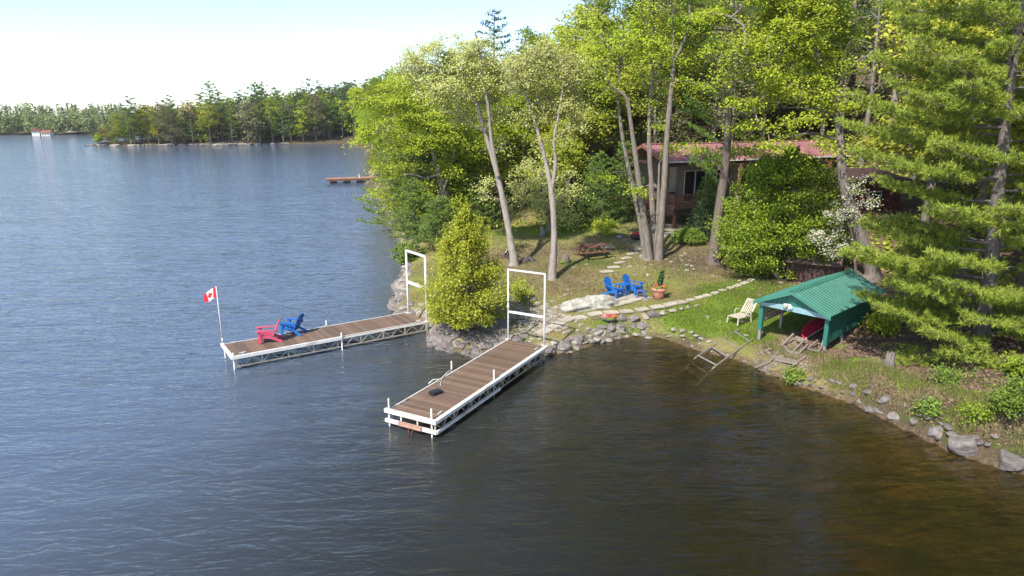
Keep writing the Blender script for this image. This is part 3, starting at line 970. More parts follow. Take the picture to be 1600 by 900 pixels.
# left dock
A2 = Vector((-11.03, 25.58, 0)); B2 = Vector((-4.01, 30.29, 0))
angL = math.atan2(B2.y - A2.y, B2.x - A2.x)
LL = (B2 - A2).length
rl = [('rub_rail', (-.07, -.07, .57), (LL * .52, -.07, .57), .10, .13, 'vinyl'), ('rub_rail', (-.08, -.09, .57), (-.08, WN + .08, .57), .11, .13, 'vinyl')]
ps = [(-.02, .1, -1.8, .72), (-.02, WN - .05, -1.8, .66), (LL * .52, -.05, -1.6, .80), (LL * .52, WN + .05, -1.6, .85)]
dockL = dock(A2, angL, LL, WN, 'farther left plank dock carrying a flagpole and two deck chairs', 24, rl, ps, 2)
cleat(dockL, .35, .14); cleat(dockL, .35, WN - .15); cleat(dockL, LL * .5, WN - .14); cleat(dockL, LL - .3, .12)

def frame(p0, p1, z0, z1, zm, label, r=.045):
    t = empty('dock_hoist_frame', ((p0[0] + p1[0]) / 2, (p0[1] + p1[1]) / 2, z0), label, 'hoist frame', 'white hoist frames at the docks')
    for p in (p0, p1):
        MB().tube([(p[0], p[1], z0 - .8), (p[0], p[1], z1)], r, 10).build('post', M['white'], t)
        MB().box((p[0], p[1], .63), (.22, .16, .03)).build('foot_plate', M['white'], t)
    MB().bar((p0[0], p0[1], z1 - .03), (p1[0], p1[1], z1 - .03), r * 1.7, r * 1.7).build('top_bar', M['white'], t)
    MB().bar((p0[0], p0[1], zm), (p1[0], p1[1], zm), r * 1.6, r * 2.4).build('middle_bar', M['white'], t)
    return t
frame((-4.99, 31.58), (-3.93, 30.20), .6, 3.72, 2.18, 'white metal hoist frame at the shore end of the farther left dock', .052)
frame((-.16, 27.66), (1.33, 26.83), .6, 3.70, 1.85, 'white metal hoist frame at the shore end of the nearer dock', .038)

# ------------------------------------------------------------------ flagpole and flag
fp = P(348, 535, .6)
fl = empty('flagpole', fp, 'white pole with a red and white maple leaf flag on the left dock', 'flagpole')
FT = 3.05
MB().tube([fp + Vector((0, 0, 0)), Vector((fp.x - .02, fp.y, FT))], [.026, .018], 8).build('pole', M['white'], fl)
MB().tube([fp + Vector((0, 0, 0)), fp + Vector((0, 0, .18))], .04, 8).build('pole_socket', M['white'], fl)
def flagpt(u, v):      # u along the fly 0..1, v along the hoist 0 (top)..1
    base = Vector((fp.x - .02, fp.y, FT - .02))
    fly = Vector((-.56, -.10, -.24 - .10 * u)) * .95
    hoist = Vector((.02, .0, -.47)) * (1 - .25 * u)
    w = .05 * math.sin(u * 8 + v * 2.2) * u ** .5
    return base + fly * u + hoist * v + Vector((.0, w, .06 * math.sin(u * 6 + 1) * u)) + Vector((w * .5, 0, 0))
def flagpart(name, u0, u1, mat):
    m = MB()
    NU, NV = 7, 8
    for side in (0, .004):
        vs = [flagpt(u0 + (u1 - u0) * i / NU, j / NV) + Vector((0, side, 0)) for i in range(NU + 1) for j in range(NV + 1)]
        m.add(vs, [(i * (NV + 1) + j, (i + 1) * (NV + 1) + j, (i + 1) * (NV + 1) + j + 1, i * (NV + 1) + j + 1) for i in range(NU) for j in range(NV)], True)
    return m
fb = flagpart('flag', .27, .73, M['flagwhite']).build('flag', M['flagwhite'], fl)
flagpart('hoist_band', 0, .268, M['flagred']).build('hoist_band', M['flagred'], fb)
flagpart('fly_band', .732, 1.0, M['flagred']).build('fly_band', M['flagred'], fb)
leaf = [(0, -.48), (.09, -.30), (.20, -.36), (.16, -.06), (.30, -.22), (.34, -.13), (.50, -.16), (.43, -.02), (.50, .04), (.26, .22), (.29, .31), (.03, .27), (.04, .48), (-.04, .48), (-.03, .27),
        (-.29, .31), (-.26, .22), (-.50, .04), (-.43, -.02), (-.50, -.16), (-.34, -.13), (-.30, -.22), (-.16, -.06), (-.20, -.36), (-.09, -.30)]
for s in (-.008, .012):
    m = MB()
    vs = [flagpt(.5, .5) + Vector((0, s, 0))] + [flagpt(.5 + a * .40, .5 + b * .72) + Vector((0, s, 0)) for a, b in leaf]
    m.add(vs, [(0, i + 1, (i + 1) % len(leaf) + 1) for i in range(len(leaf))])
    m.build('maple_leaf', M['flagred'], fb)

# ------------------------------------------------------------------ garden chairs
def slat_fan(m, base, n, w0, w1, L, lean, th=.022, arch=.10):
    """back slats: base (x,y,z) centre, facing +x, leaning back"""
    for i in range(n):
        f = (i - (n - 1) / 2) / ((n - 1) / 2)
        y0 = f * w0 / 2
        y1 = f * w1 / 2
        l = L - arch * f * f
        a = Vector((base[0], y0, base[2]))
        b = Vector((base[0] - math.sin(lean) * l, y1, base[2] + math.cos(lean) * l))
        m.bar(a, b, w0 / n * .86, th)

def deck_chair(loc, rz, mat, label, group=None, side_table=False):
    t = empty('garden_chair', loc, label, 'chair', group, rz)
    OFF[t] = Vector((0, 0, 0))
    for s in (-1, 1):
        # side rail doubling as the rear leg
        MB().prism([(.42, .26), (.42, .37), (.20, .39), (-.48, .10), (-.50, 0), (-.40, 0), (-.05, .19)], (1, 0, 0), (0, 0, 1), (0, .03, 0), (0, s * .27 - .015, 0)).build('side_rail', mat, t, True)
        MB().prism([(.36, 0), (.46, 0), (.46, .54), (.34, .54)], (1, 0, 0), (0, 0, 1), (0, .035, 0), (0, s * .31 - .0175, 0)).build('leg', mat, t, True)
        MB().prism([(.54, -.03), (.54, .11), (.44, .14), (-.30, .07), (-.32, 0), (-.1, -.03)], (1, 0, 0), (0, s, 0), (0, 0, .028), (0, s * .27, .545)).build('armrest', mat, t, True)
        MB().prism([(.34, .54), (.34, .40), (.28, .54)], (1, 0, 0), (0, 0, 1), (0, .03, 0), (0, s * .34 - .015, 0)).build('arm_bracket', mat, t, True)
    for i in range(6):
        x = .40 - i * .092
        z = .385 - i * .032
        MB().box((x, 0, z), (.078, .56, .024), Matrix.Rotation(-.33, 3, 'Y')).build('seat_slat', mat, t, True)
    MB().box((.44, 0, .31), (.026, .56, .12)).build('front_apron', mat, t, True)
    for i in range(7):
        f = (i - 3) / 3
        L = .80 - .13 * f * f
        lean = .40
        MB().bar((-.12, f * .20, .20), (-.12 - math.sin(lean) * L, f * .265, .20 + math.cos(lean) * L), .068, .022).build('back_slat', mat, t, True)
    for z, w in ((.50, .62), (.76, .52)):
        x = -.12 - math.tan(.40) * (z - .20) - .03
        MB().box((x, 0, z), (.03, w, .06)).build('back_brace', mat, t, True)
    return t
deck_chair(P(419, 533, .605) + Vector((.1, .0, 0)), math.radians(196), M['red'], 'pinkish red slatted garden chair on the left dock')
deck_chair(P(460, 521, .605), math.radians(168), M['blue'], 'bright blue slatted garden chair standing on the left dock beside the red one')
g1 = G(957, 464) + Vector((0, 0, .05)); g2 = G(986, 459.5) + Vector((0, 0, .05))
hd = math.radians(-42)
deck_chair(g1, hd, M['blue'], 'left one of the two blue high-backed chairs on the flagstones', 'blue chairs on the flagstones')
deck_chair(g2, hd, M['blue'], 'right one of the two blue high-backed chairs on the flagstones', 'blue chairs on the flagstones')
tt = empty('side_table', (g1 + g2) / 2 + Vector((.12 * math.cos(hd), .12 * math.sin(hd), 0)), 'small blue table between the two blue chairs', 'side table', None, hd)
OFF[tt] = Vector((0, 0, 0))
for i in range(5):
    MB().box((.20 - i * .1, 0, .57), (.088, .36, .024)).build('top_slat', M['blue'], tt, True)
for a in (-.2, .2):
    for b in (-.14, .14):
        MB().box((a, b, .28), (.04, .04, .56)).build('leg', M['blue'], tt, True)
fs = empty('footstool', G(1001, 466) + Vector((0, 0, .03)), 'low navy blue slatted footstool right of the blue chairs', 'footstool', None, hd + .5)
OFF[fs] = Vector((0, 0, 0))
for i in range(5):
    MB().box((.20 - i * .1, 0, .34 + .02 * (2 - abs(i - 2))), (.085, .46, .024)).build('top_slat', M['blue_d'], fs, True)
for a in (-.2, .2):
    MB().box((a, 0, .31), (.03, .46, .05)).build('rail', M['blue_d'], fs, True)
    for b in (-.19, .19):
        MB().bar((a * .8, b, .33), (a * 1.1, b, 0), .045, .045).build('leg', M['blue_d'], fs, True)

# ------------------------------------------------------------------ planters, flowers, garden light
def petals(n, cx, cy, cz, r, h, size, seed):
    rs = np.random.RandomState(seed)
    c = rs.randn(n, 3) * np.array([r, r, h]) * .55 + np.array([cx, cy, cz])
    return leaf_mesh_data(c, size, seed, up=.6)

g = G(1029, 466)
pt = empty('planter', g, 'large terracotta pot with red and orange flowers and a tall green plant', 'planter')
def lathe(prof, n=24):
    m = MB()
    vs = [(r * math.cos(2 * math.pi * k / n), r * math.sin(2 * math.pi * k / n), z) for r, z in prof for k in range(n)]
    m.add(vs, [(i * n + k, i * n + (k + 1) % n, (i + 1) * n + (k + 1) % n, (i + 1) * n + k) for i in range(len(prof) - 1) for k in range(n)], True)
    return m
OFF[pt] = Vector((0, 0, 0))
lathe([(0, 0), (.21, 0), (.25, .02), (.30, .40), (.30, .42), (.36, .42), (.37, .45), (.37, .54), (.34, .55), (.31, .54), (.30, .49), (0, .49)]).build('pot', M['terra'], pt, True)
for mt, cx, cy, seed in (('redpetal', -.10, .0, 1), ('orangepetal', .15, -.05, 2)):
    V, F = petals(90, cx, cy, .63, .13, .09, .085, seed)
    link('flowers', npmesh('flowers', V, F, M[mt]), pt)
V, F = petals(160, 0, 0, .58, .30, .07, .10, 3)
link('foliage', npmesh('foliage', V, F, M['shrub']), pt)
rs_ = np.random.RandomState(4)
zz = rs_.rand(420)
ang = rs_.rand(420) * 6.28
rad = .17 * (1 - zz * .5) * rs_.rand(420) ** .5
V, F = leaf_mesh_data(np.stack([rad * np.cos(ang) + zz * .12, rad * np.sin(ang), .62 + zz * .75], 1), .12, 6, .2)
link('tall_plant', npmesh('tall_plant', V, F, M['spruce']), pt)
MB().tube([(0, 0, .5), (.04, 0, .9), (.11, 0, 1.3)], [.02, .015, .006], 6).build('stem', M['stick'], pt, True)

g = G(951, 503)
fbk = empty('flower_basket', g, 'low oval bowl of pink and orange flowers by the flagstone path', 'flower bowl')
OFF[fbk] = Vector((0, 0, 0))
lm = lathe([(0, .02), (.16, .02), (.27, .10), (.33, .22), (.31, .22), (.25, .17), (0, .17)], 20)
lm.v = [(a * 1.15, b * .7, c) for a, b, c in lm.v]
lm.build('bowl', M['iron'], fbk, True)
m = MB()
m.tube([(-.36, 0, .16), (-.50, 0, .22), (-.62, .02, .16), (-.80, .05, .14)], .018, 6)
m.build('handle', M['iron'], fbk, True)
for mt, cx, sd2, n in (('pinkpetal', -.17, 11, 150), ('orangepetal', .20, 12, 50), ('redpetal', .08, 14, 18), ('shrub', 0, 13, 170)):
    V, F = petals(n, cx, 0, .29 if mt != 'shrub' else .22, .12 if mt != 'shrub' else .28, .07, .09, sd2)
    link('flowers' if mt != 'shrub' else 'foliage', npmesh('flowers', V, F, M[mt]), fbk)

g = G(993, 374)
rp = empty('planter', g, 'low black pot of red flowers left of the many-stemmed maple', 'planter')
OFF[rp] = Vector((0, 0, 0))
lathe([(0, 0), (.22, 0), (.34, .14), (.36, .28), (.33, .28), (.30, .22), (0, .22)], 18).build('pot', M['black'], rp, True)
V, F = petals(150, 0, 0, .40, .22, .11, .10, 21)
link('flowers', npmesh('flowers', V, F, M['redpetal']), rp)

g = G(1011, 451)
gl = empty('garden_light', g, 'thin garden light on a stake behind the blue footstool', 'garden light')
MB().tube([g, g + Vector((0, 0, .68))], .013, 6).build('stake', M['iron'], gl)
MB().tube([g + Vector((0, 0, .66)), g + Vector((0, 0, .69)), g + Vector((0, 0, .76)), g + Vector((0, 0, .80))], [.03, .06, .055, .02], 10).build('lamp_head', M['cushion'], gl)

# ------------------------------------------------------------------ picnic table
g = G(925, 402)
pk = empty('picnic_table', g, 'brown wooden picnic table with benches on the slope', 'picnic table', None, .42)
OFF[pk] = Vector((0, 0, 0))
for i in range(5):
    MB().box((0, -.30 + i * .15, .74), (1.85, .138, .038)).build('table_board', M['brown'], pk, True)
for s in (-1, 1):
    for k in (0, 1):
        MB().box((0, s * (.62 + k * .14), .44), (1.85, .13, .038)).build('bench_board', M['brown'], pk, True)
    for e in (-1, 1):
        MB().bar((e * .62, s * .22, .71), (e * .62, s * .62, .0), .045, .09).build('leg', M['brown'], pk, True)
for e in (-1, 1):
    MB().box((e * .665, 0, .40), (.04, 1.5, .09)).build('bench_beam', M['brown'], pk, True)
    MB().box((e * .665, 0, .70), (.04, .7, .08)).build('top_beam', M['brown'], pk, True)

# fire pile, wood pile, stump, kettle
def stick_pile(px, py, r, n, label, name, mats, hgt=.45, seed=1, cat='brush pile'):
    g = G(px, py)
    t = empty(name, g, label, cat)
    q = random.Random(seed)
    for i in range(n):
        a = q.uniform(0, 6.28)
        l = q.uniform(.5, 1.0) * r
        p0 = g + Vector((math.cos(a) * l, math.sin(a) * l, .03))
        p1 = g + Vector((-math.cos(a) * l * .15 + q.uniform(-.1, .1), -math.sin(a) * l * .15 + q.uniform(-.1, .1), hgt * q.uniform(.5, 1)))
        MB().tube([p0, p0.lerp(p1, .5) + Vector((0, 0, .04)), p1], [.035, .03, .02], 5).build('stick', M[mats[i % len(mats)]], t)
    return t
stick_pile(824, 409, .62, 34, 'cone-shaped pile of dark sticks on the ash right of the leaning pale trunk', 'fire_pile', ['stick', 'ash', 'bark_dark'], .42, 3)
stick_pile(795, 402, .75, 30, 'heap of black and white split logs behind the leaning pale trunk', 'log_heap', ['black', 'cushion', 'bark_dark', 'stick'], .6, 5, 'log heap')
g = G(883, 411)
ur = empty('tree_stump', g, 'squat dark brown stump in the grass left of the picnic table', 'stump')
MB().tube([g + Vector((0, 0, -.1)), g + Vector((0, 0, .06)), g + Vector((.02, 0, .35)), g + Vector((.02, 0, .5))], [.26, .30, .24, .15], 12).build('wood', M['bark_dark'], ur)
V, F = petals(60, g.x - .1, g.y - .2, g.z + .12, .16, .1, .1, 31)
link('moss', npmesh('moss', V - np.array(g), F, M['maple_deep']), ur)
g = G(848, 369)
t = empty('tree_stump', g, 'broken grey stump at the foot of the rounded oak', 'stump')
MB().tube([g + Vector((0, 0, -.1)), g + Vector((0, 0, .3)), g + Vector((-.1, 0, .65))], [.3, .2, .1], 9).tube([g + Vector((.1, 0, 0)), g + Vector((.3, 0, .5))], [.14, .06], 7).build('wood', M['bark_grey'], t)
g = G(1389, 572, 5)
t = empty('tree_stump', g, 'shaggy grey stump in the leaf litter of the right bank', 'stump')
mm = MB()
for i in range(11):
    a = i * .57
    mm.tube([g + Vector((math.cos(a) * .22, math.sin(a) * .22, -.1)), g + Vector((math.cos(a) * .09, math.sin(a) * .09, .2)), g + Vector((math.cos(a) * .1, math.sin(a) * .1, .42 + .14 * math.sin(i * 2.1)))], [.09, .07, .03], 6)
mm.build('wood', M['bark_pine'], t)

# ------------------------------------------------------------------ lounge chair
g = G(1158, 503)
lc = empty('lounge_chair', g, 'slatted cream lounge chair with raised back on the lawn beside the boathouse', 'lounge chair', None, math.radians(214))
OFF[lc] = Vector((0, 0, 0))
CU = M['cushion']
for s in (-.28, .28):
    MB().bar((.62, s, .32), (-.28, s, .32), .04, .05).build('side_rail', CU, lc, True)
    MB().bar((-.26, s, .32), (-.70, s, .92), .035, .04).build('back_rail', CU, lc, True)
    for x in (.58, -.30):
        MB().bar((x, s, .31), (x + (.04 if x > 0 else -.04), s * 1.05, 0), .05, .05).build('leg', CU, lc, True)
    m = MB()
    m.tube([(-.34, s * 1.15, .44), (-.20, s * 1.15, .56), (.02, s * 1.15, .56), (.10, s * 1.15, .50), (.10, s * 1.1, .33)], .022, 6)
    m.build('armrest', CU, lc, True)
for i in range(9):
    MB().box((.58 - i * .1, 0, .345), (.066, .56, .02)).build('seat_slat', CU, lc, True)
for i in range(6):
    y = -.235 + i * .094
    MB().bar((-.30, y, .385), (-.72, y, .955), .05, .018).build('back_slat', CU, lc, True)
MB().bar((-.72, -.3, .95), (-.72, .3, .95), .03, .05).build('top_rail', CU, lc, True)

# ------------------------------------------------------------------ boathouse
bo_, br_ = P(1238, 455, 2.95), P(1330, 422, 2.95)
bd = (br_ - bo_); BL = math.hypot(bd.x, bd.y); ba = math.atan2(bd.y, bd.x)
bh = empty('boathouse', (bo_.x, bo_.y, 0), 'open-fronted teal boathouse with ribbed green metal roof at the water', 'boathouse', None, ba)
OFF[bh] = Vector((0, 0, 0))
# local x along the ridge away from the lake, y left (+) / right (-)
HW = 1.62; EZ = 2.22; RZ = 2.95
TEAL, TL = M['teal'], M['teal_l']
for s in (1, -1):
    n = 11
    nseg = int(BL / .23)
    # ribbed metal sheet: pan + raised ribs, slope from ridge to eave
    th = .02
    sl = Vector((0, s * HW, EZ - RZ))
    up = Vector((0, s * (RZ - EZ), HW)).normalized()
    o0 = Vector((0, 0, RZ))
    m = MB()
    q = [o0, o0 + sl, o0 + sl + Vector((BL, 0, 0)), o0 + Vector((BL, 0, 0))]
    m.add(q + [p - up * th for p in q], [(0, 1, 2, 3), (7, 6, 5, 4), (0, 4, 5, 1), (1, 5, 6, 2), (2, 6, 7, 3), (3, 7, 4, 0)])
    m.build('roof_sheet', TL, bh, True)
    rib = MB()
    h = .035
    a0 = o0; a1 = o0 + sl
    rib.add([a0 + Vector((-.025, 0, 0)), a0 + Vector((.025, 0, 0)), a0 + up * h + Vector((.012, 0, 0)), a0 + up * h + Vector((-.012, 0, 0)),
             a1 + Vector((-.025, 0, 0)), a1 + Vector((.025, 0, 0)), a1 + up * h + Vector((.012, 0, 0)), a1 + up * h + Vector((-.012, 0, 0))],
            [(0, 1, 2, 3), (4, 7, 6, 5), (0, 4, 5, 1), (1, 5, 6, 2), (2, 6, 7, 3), (3, 7, 4, 0)])
    rme = rib.mesh('roof_rib', TL)
    for i in range(nseg + 1):
        link('roof_rib', rme, bh, (.05 + (BL - .1) * i / nseg, 0, .001))
    # fascia board under the front edge
    a = o0 + Vector((-.03, 0, -.0)); b = o0 + sl + Vector((-.03, s * .03, 0))
    MB().add([a, b, b + Vector((0, 0, -.15)), a + Vector((0, 0, -.15)), a + Vector((.03, 0, 0)), b + Vector((.03, 0, 0)), b + Vector((.03, 0, -.15)), a + Vector((.03, 0, -.15))],
             [(0, 1, 2, 3), (7, 6, 5, 4), (0, 4, 5, 1), (1, 5, 6, 2), (2, 6, 7, 3), (3, 7, 4, 0)]).build('fascia', TL, bh, True)
MB().prism([(-.14, -.055), (0, .02), (.14, -.055), (.14, -.04), (0, .045), (-.14, -.04)], (0, 1, 0), (0, 0, 1), (BL + .04, 0, 0), (-.02, 0, RZ + .02)).build('ridge_cap', TL, bh, True)
q = np.random.RandomState(3)
nn = 420
lx_ = q.rand(nn) ** .6 * BL; ss = q.rand(nn)
sgn = np.where(q.rand(nn) < .7, -1, 1)
NV, NF = leaf_mesh_data(np.stack([lx_, sgn * ss * HW, RZ + (EZ - RZ) * ss + .03], 1), .07, 9, .2, .25)
nl = link('fallen_needles', npmesh('fallen_needles', NV, NF, M['litter']), bh)
nl['kind'] = 'stuff'
# front gable boards, vertical
WX = .32
PY = 1.40
gb = 13
for i in range(gb):
    y0 = -PY + i * 2 * PY / gb
    y1 = y0 + 2 * PY / gb - .012
    za = RZ - .07 - (RZ - EZ) * abs(y0) / HW
    zb = RZ - .07 - (RZ - EZ) * abs(y1) / HW
    zt = max(za, zb)
    if max(za, zb) - 2.16 < .03: continue
    MB().prism([(y0, 2.14), (y1, 2.14), (y1, zb), (y0, za)], (0, 1, 0), (0, 0, 1), (.02, 0, 0), (WX - .02, 0, 0)).build('gable_board', TEAL, bh, True)
MB().prism([(-PY - .05, 2.02), (PY + .05, 2.02), (PY + .05, 2.16), (.6, 2.24), (-.6, 2.24), (-PY - .05, 2.16)], (0, 1, 0), (0, 0, 1), (.05, 0, 0), (WX - .075, 0, 0)).build('front_beam', M['lblue'], bh, True)
for s in (1, -1):
    zb = .25 if s > 0 else .2
    MB().box((WX + .04, s * PY, 1.56), (.16, .16, 1.30)).build('corner_casing', TEAL, bh, True)
    MB().box((WX + .04, s * PY, (zb + .92) / 2), (.11, .11, .92 - zb + .06)).build('post', M['post_grey'], bh, True)
# right wall of vertical boards
RB = int((BL - .6) / .155)
for i in range(RB):
    x = WX + .14 + i * .155
    zb = .92 + .035 * i * .155 / .155 * .35
    MB().box((x, -PY - .01, (zb + 2.28) / 2), (.143, .022, 2.28 - zb)).build('wall_board', TEAL, bh, True)
MB().bar((WX, -PY + .03, 1.0), (BL - .3, -PY + .03, 1.35), .04, .09).build('wall_rail', TEAL, bh, True)
# left side: hung grey slats, a weathered lattice panel of boards
for i in range(9):
    x = WX + .45 + i * .36
    MB().box((x, PY - .02, 1.72), (.07, .03, .84)).build('panel_stud', M['timber'], bh, True)
for k in range(5):
    MB().bar((WX + .25, PY + .02, 1.42 + k * .16), (WX + 3.5, PY + .02, 1.40 + k * .17), .02, .13).build('panel_board', M['timber'], bh, True)
MB().bar((WX + .1, PY, 1.28), (BL - .4, PY, 1.34), .05, .08).build('side_beam', M['timber'], bh, True)
for s in (1, -1):
    MB().bar((0.05, s * (HW - .1), EZ - .02), (BL - .05, s * (HW - .1), EZ - .02), .06, .10).build('eave_beam', TEAL, bh, True)
    for x in (2.1, BL - .45):
        MB().box((x, s * (PY - .06), 1.3), (.10, .10, 1.9)).build('post', M['post_grey'], bh, True)
for x in (WX + .1, 1.8, 3.3, BL - .5):
    MB().bar((x, -PY, 2.17), (x, PY, 2.17), .04, .12).build('tie_beam', M['timber'], bh, True)
# back boards
for i in range(12):
    y0 = -PY + i * .232
    MB().box((BL - .35, y0 + .11, 1.65), (.02, .21, 1.2)).build('back_board', M['bark_dark'], bh, True)
m = MB()
m.tube([(WX - .06, .18, 2.30), (WX - .14, .18, 2.30)], .03, 8)
lf = m.build('floodlight', M['trimw'], bh, True)
m = MB()
for s in (-1, 1):
    m.tube([(WX - .12, .18 + s * .05, 2.30), (WX - .26, .18 + s * .13, 2.25)], [.05, .10], 10)
m.build('lamp_head', M['trimw'], lf, True)
MB().bar((WX + .35, -PY + .3, .25), (WX + .35, -PY + .12, 1.75), .05, .05).build('prop', M['white'], bh, True)
# stone pier under the left post
ppos = Matrix.Rotation(ba, 4, 'Z') @ Vector((WX + .04, PY, 0)) + Vector((bo_.x, bo_.y, 0))
sp_ = empty('stone_pier', (ppos.x, ppos.y, 0), 'squat mortared stone pier under the left front post of the boathouse', 'pier')
for i in range(12):
    a = i * 2.2
    rock_at((ppos.x + math.cos(a) * .17, ppos.y + math.sin(a) * .17, .02 + (i // 4) * .12), .16, sp_, [rock_mesh(90 + i % 3, M['brick'], .7)], 0)

# canoe on the cradle inside
def hull_pts(L, Wm, D, sheer=.14, n=22, k=9):
    rows = []
    for i in range(n + 1):
        u = -1 + 2 * i / n
        w = Wm / 2 * max(0.012, (1 - abs(u) ** 2.4)) ** .9
        top = D + sheer * abs(u) ** 3
        bot = .06 * abs(u) ** 4 * 3
        row = []
        for j in range(k + 1):
            a = -math.pi / 2 + math.pi * j / k
            yy = w * math.sin(a)
            zz2 = bot + (top - bot) * (1 - math.cos(a) ** .8)
            row.append((u * L / 2 * (1 - .03 * (1 - zz2 / top)), yy, zz2))
        rows.append(row)
    return rows
cb = P(1244, 522, .80)
cdir = Vector((math.cos(ba), math.sin(ba), 0))
cz = empty('canoe', cb + cdir * 2.3 + Vector((0, 0, .0)), 'red canoe stored upside down on its side under the boathouse roof', 'canoe', None, ba)
OFF[cz] = Vector((0, 0, 0))
rows = hull_pts(4.6, .86, .40)
m = MB()
Rk = Matrix.Rotation(math.radians(158), 3, 'X')
def cv(p): return Rk @ Vector(p) + Vector((0, -.1, .52 + p[0] * .10))
vs = [cv(p) for r_ in rows for p in r_]
kk = len(rows[0])
m.add(vs, [(i * kk + j, (i + 1) * kk + j, (i + 1) * kk + j + 1, i * kk + j + 1) for i in range(len(rows) - 1) for j in range(kk - 1)], True)
m.build('hull', M['canoe'], cz, True)
for j in (0, kk - 1):
    MB().tube([cv(r_[j]) for r_ in rows], .018, 6).build('gunwale', M['trimw'] if j else M['timber'], cz, True)
for u in (-.9, 0, .95):
    MB().bar(cv((u, -.36, .39)), cv((u, .36, .39)), .05, .02).build('thwart', M['timber'], cz, True)
# launching cradle and rails in front
cr = empty('launch_cradle', P(1232, 545, .3), 'weathered timber launching cradle lying in front of the canoe', 'cradle')
T = M['timber']
def gp(px, py, z): return P(px, py, max(G(px, py).z, -.05) + .07 + max(0, z - .3) * .55)
for a, b, w in (((1222, 540, .42), (1240, 522, .75), .08), ((1225, 541, .42), (1231, 549, .36), .10), ((1231, 549, .36), (1249, 552, .34), .10), ((1249, 552, .34), (1262, 539, .55), .07),
                ((1240, 549, .36), (1257, 532, .6), .06), ((1243, 526, .7), (1262, 532, .62), .07)):
    MB().bar(gp(*a), gp(*b), w, .08).build('timber', T, cr)
m = MB()
cr2 = empty('launch_cradle', P(1270, 545, .4), 'smaller broken timber cradle end at the right front post inside the boathouse', 'cradle')
for a, b, w in (((1263, 545, .45), (1279, 549, .42), .09), ((1263, 544, .48), (1278, 532, .65), .07), ((1279, 549, .42), (1287, 538, .6), .07)):
    MB().bar(gp(*a), gp(*b), w, .07).build('timber', T, cr2)
sw = empty('slipway', P(1222, 565, .1), 'low timber slipway frame holding gravel in front of the boathouse', 'slipway')
for a, b, w in (((1210, 558, .22), (1248, 565, .16), .07), ((1212, 562, .18), (1246, 568.5, .12), .06), ((1237, 573, .10), (1260, 556, .28), .07), ((1203, 566, .05), (1217, 549, .3), .08), ((1180, 574, -.1), (1205, 564, .06), .06)):
    MB().bar(gp(*a), gp(*b), w, .07).build('timber', T, sw)
q = random.Random(9)
rr = MB()
for i in range(620):
    c = P(q.uniform(1214, 1252), q.uniform(540, 566), .25) if i < 260 else P(q.uniform(1178, 1262), q.uniform(548, 590), .15)
    c.z = tz(c.x, c.y)
    if c.z < .04: continue
    c.z += .02
    s = q.uniform(.03, .09)
    k = q.randrange(4)
    rr.add([c + Vector((v.x * s, v.y * s, v.z * s)) for v in tv[k]], tf[k])
gv = rr.build('gravel', M['gravel'])
tag(gv, 'coarse gravel and small stones between and beside the slipway timbers', None, None, 'stuff')
# marine railway (two rails with rungs) running into the lake
rw = empty('launch_rails', P(1130, 545, .2), 'ladder-like timber launch rails running from the lawn into the water', 'launch rails')
Lr = [Vector((7.0, 26.5, -.5)), P(1088, 558, .05), G(1155, 517) + Vector((0, 0, .06))]
Rr = [Vector((7.3, 25.2, -.5)), P(1117, 573, .05), G(1176, 532) + Vector((0, 0, .06))]
for a, b, nm in ((Lr[0], Lr[1], 'rail'), (Lr[1], Lr[2], 'rail'), (Rr[0], Rr[1], 'rail'), (Rr[1], Rr[2], 'rail')):
    MB().bar(a, b, .05, .07).build(nm, T, rw)
for f in (.04, .34, .62, .9):
    MB().bar(Lr[1].lerp(Lr[2], f) + Vector((0, 0, .02)), Rr[1].lerp(Rr[2], f) + Vector((0, 0, .02)), .05, .04).build('rung', M['post_grey'], rw)
for f in (.3, .65):
    MB().bar(Lr[0].lerp(Lr[1], f), Rr[0].lerp(Rr[1], f), .05, .04).build('rung', T, rw)
# low lean-to shed behind the boathouse
shp = G(1240, 437)
sh = empty('lean_to_shed', shp, 'low shed with a brown sloping roof behind the boathouse', 'shed', None, -.45)
OFF[sh] = Vector((0, 0, 0))
for i in range(5):
    MB().box((.9 + .0, -.05 + i * .32 - .6, 1.12 + i * .06), (2.7, .36, .03), Matrix.Rotation(.18, 3, 'X')).build('roof_board', M['brownroof'], sh, True)
for i in range(12):
    MB().box((-.25 + i * .21, -.55, .5), (.195, .03, 1.05)).build('wall_board', M['cottage_brown'], sh, True)
for x in (-.3, 2.2):
    for y in (-.6, .75): MB().box((x, y, .5), (.1, .1, 1.2 if y > 0 else 1.05)).build('post', M['cottage_brown'], sh, True)

# ------------------------------------------------------------------ dark red outbuilding on the right slope
ob = G(1372, 330)
obz = ob.z - .4
rb = empty('outbuilding', (ob.x, ob.y, obz), 'small dark red outbuilding under the pines at the right', 'outbuilding', None, .15)
OFF[rb] = Vector((0, 0, 0))
for i in range(20):
    MB().box((-2.4 + i * .2, 0, 1.25), (.188, .03, 2.5)).build('wall_board', M['darkred'], rb, True)
for i in range(15):
    MB().box((-2.5, .1 + i * .2, 1.25), (.03, .188, 2.5)).build('wall_board', M['darkred'], rb, True)
MB().box((-.5, 1.5, 2.62), (4.6, 3.7, .08), Matrix.Rotation(.12, 3, 'X')).build('roof', M['cottage_brown'], rb, True)
MB().box((-.4, -.04, 1.25), (.9, .04, .9)).build('window_frame', M['trimw'], rb, True)
MB().box((-.4, -.065, 1.25), (.75, .03, .75)).build('pane', M['glass'], rb, True)

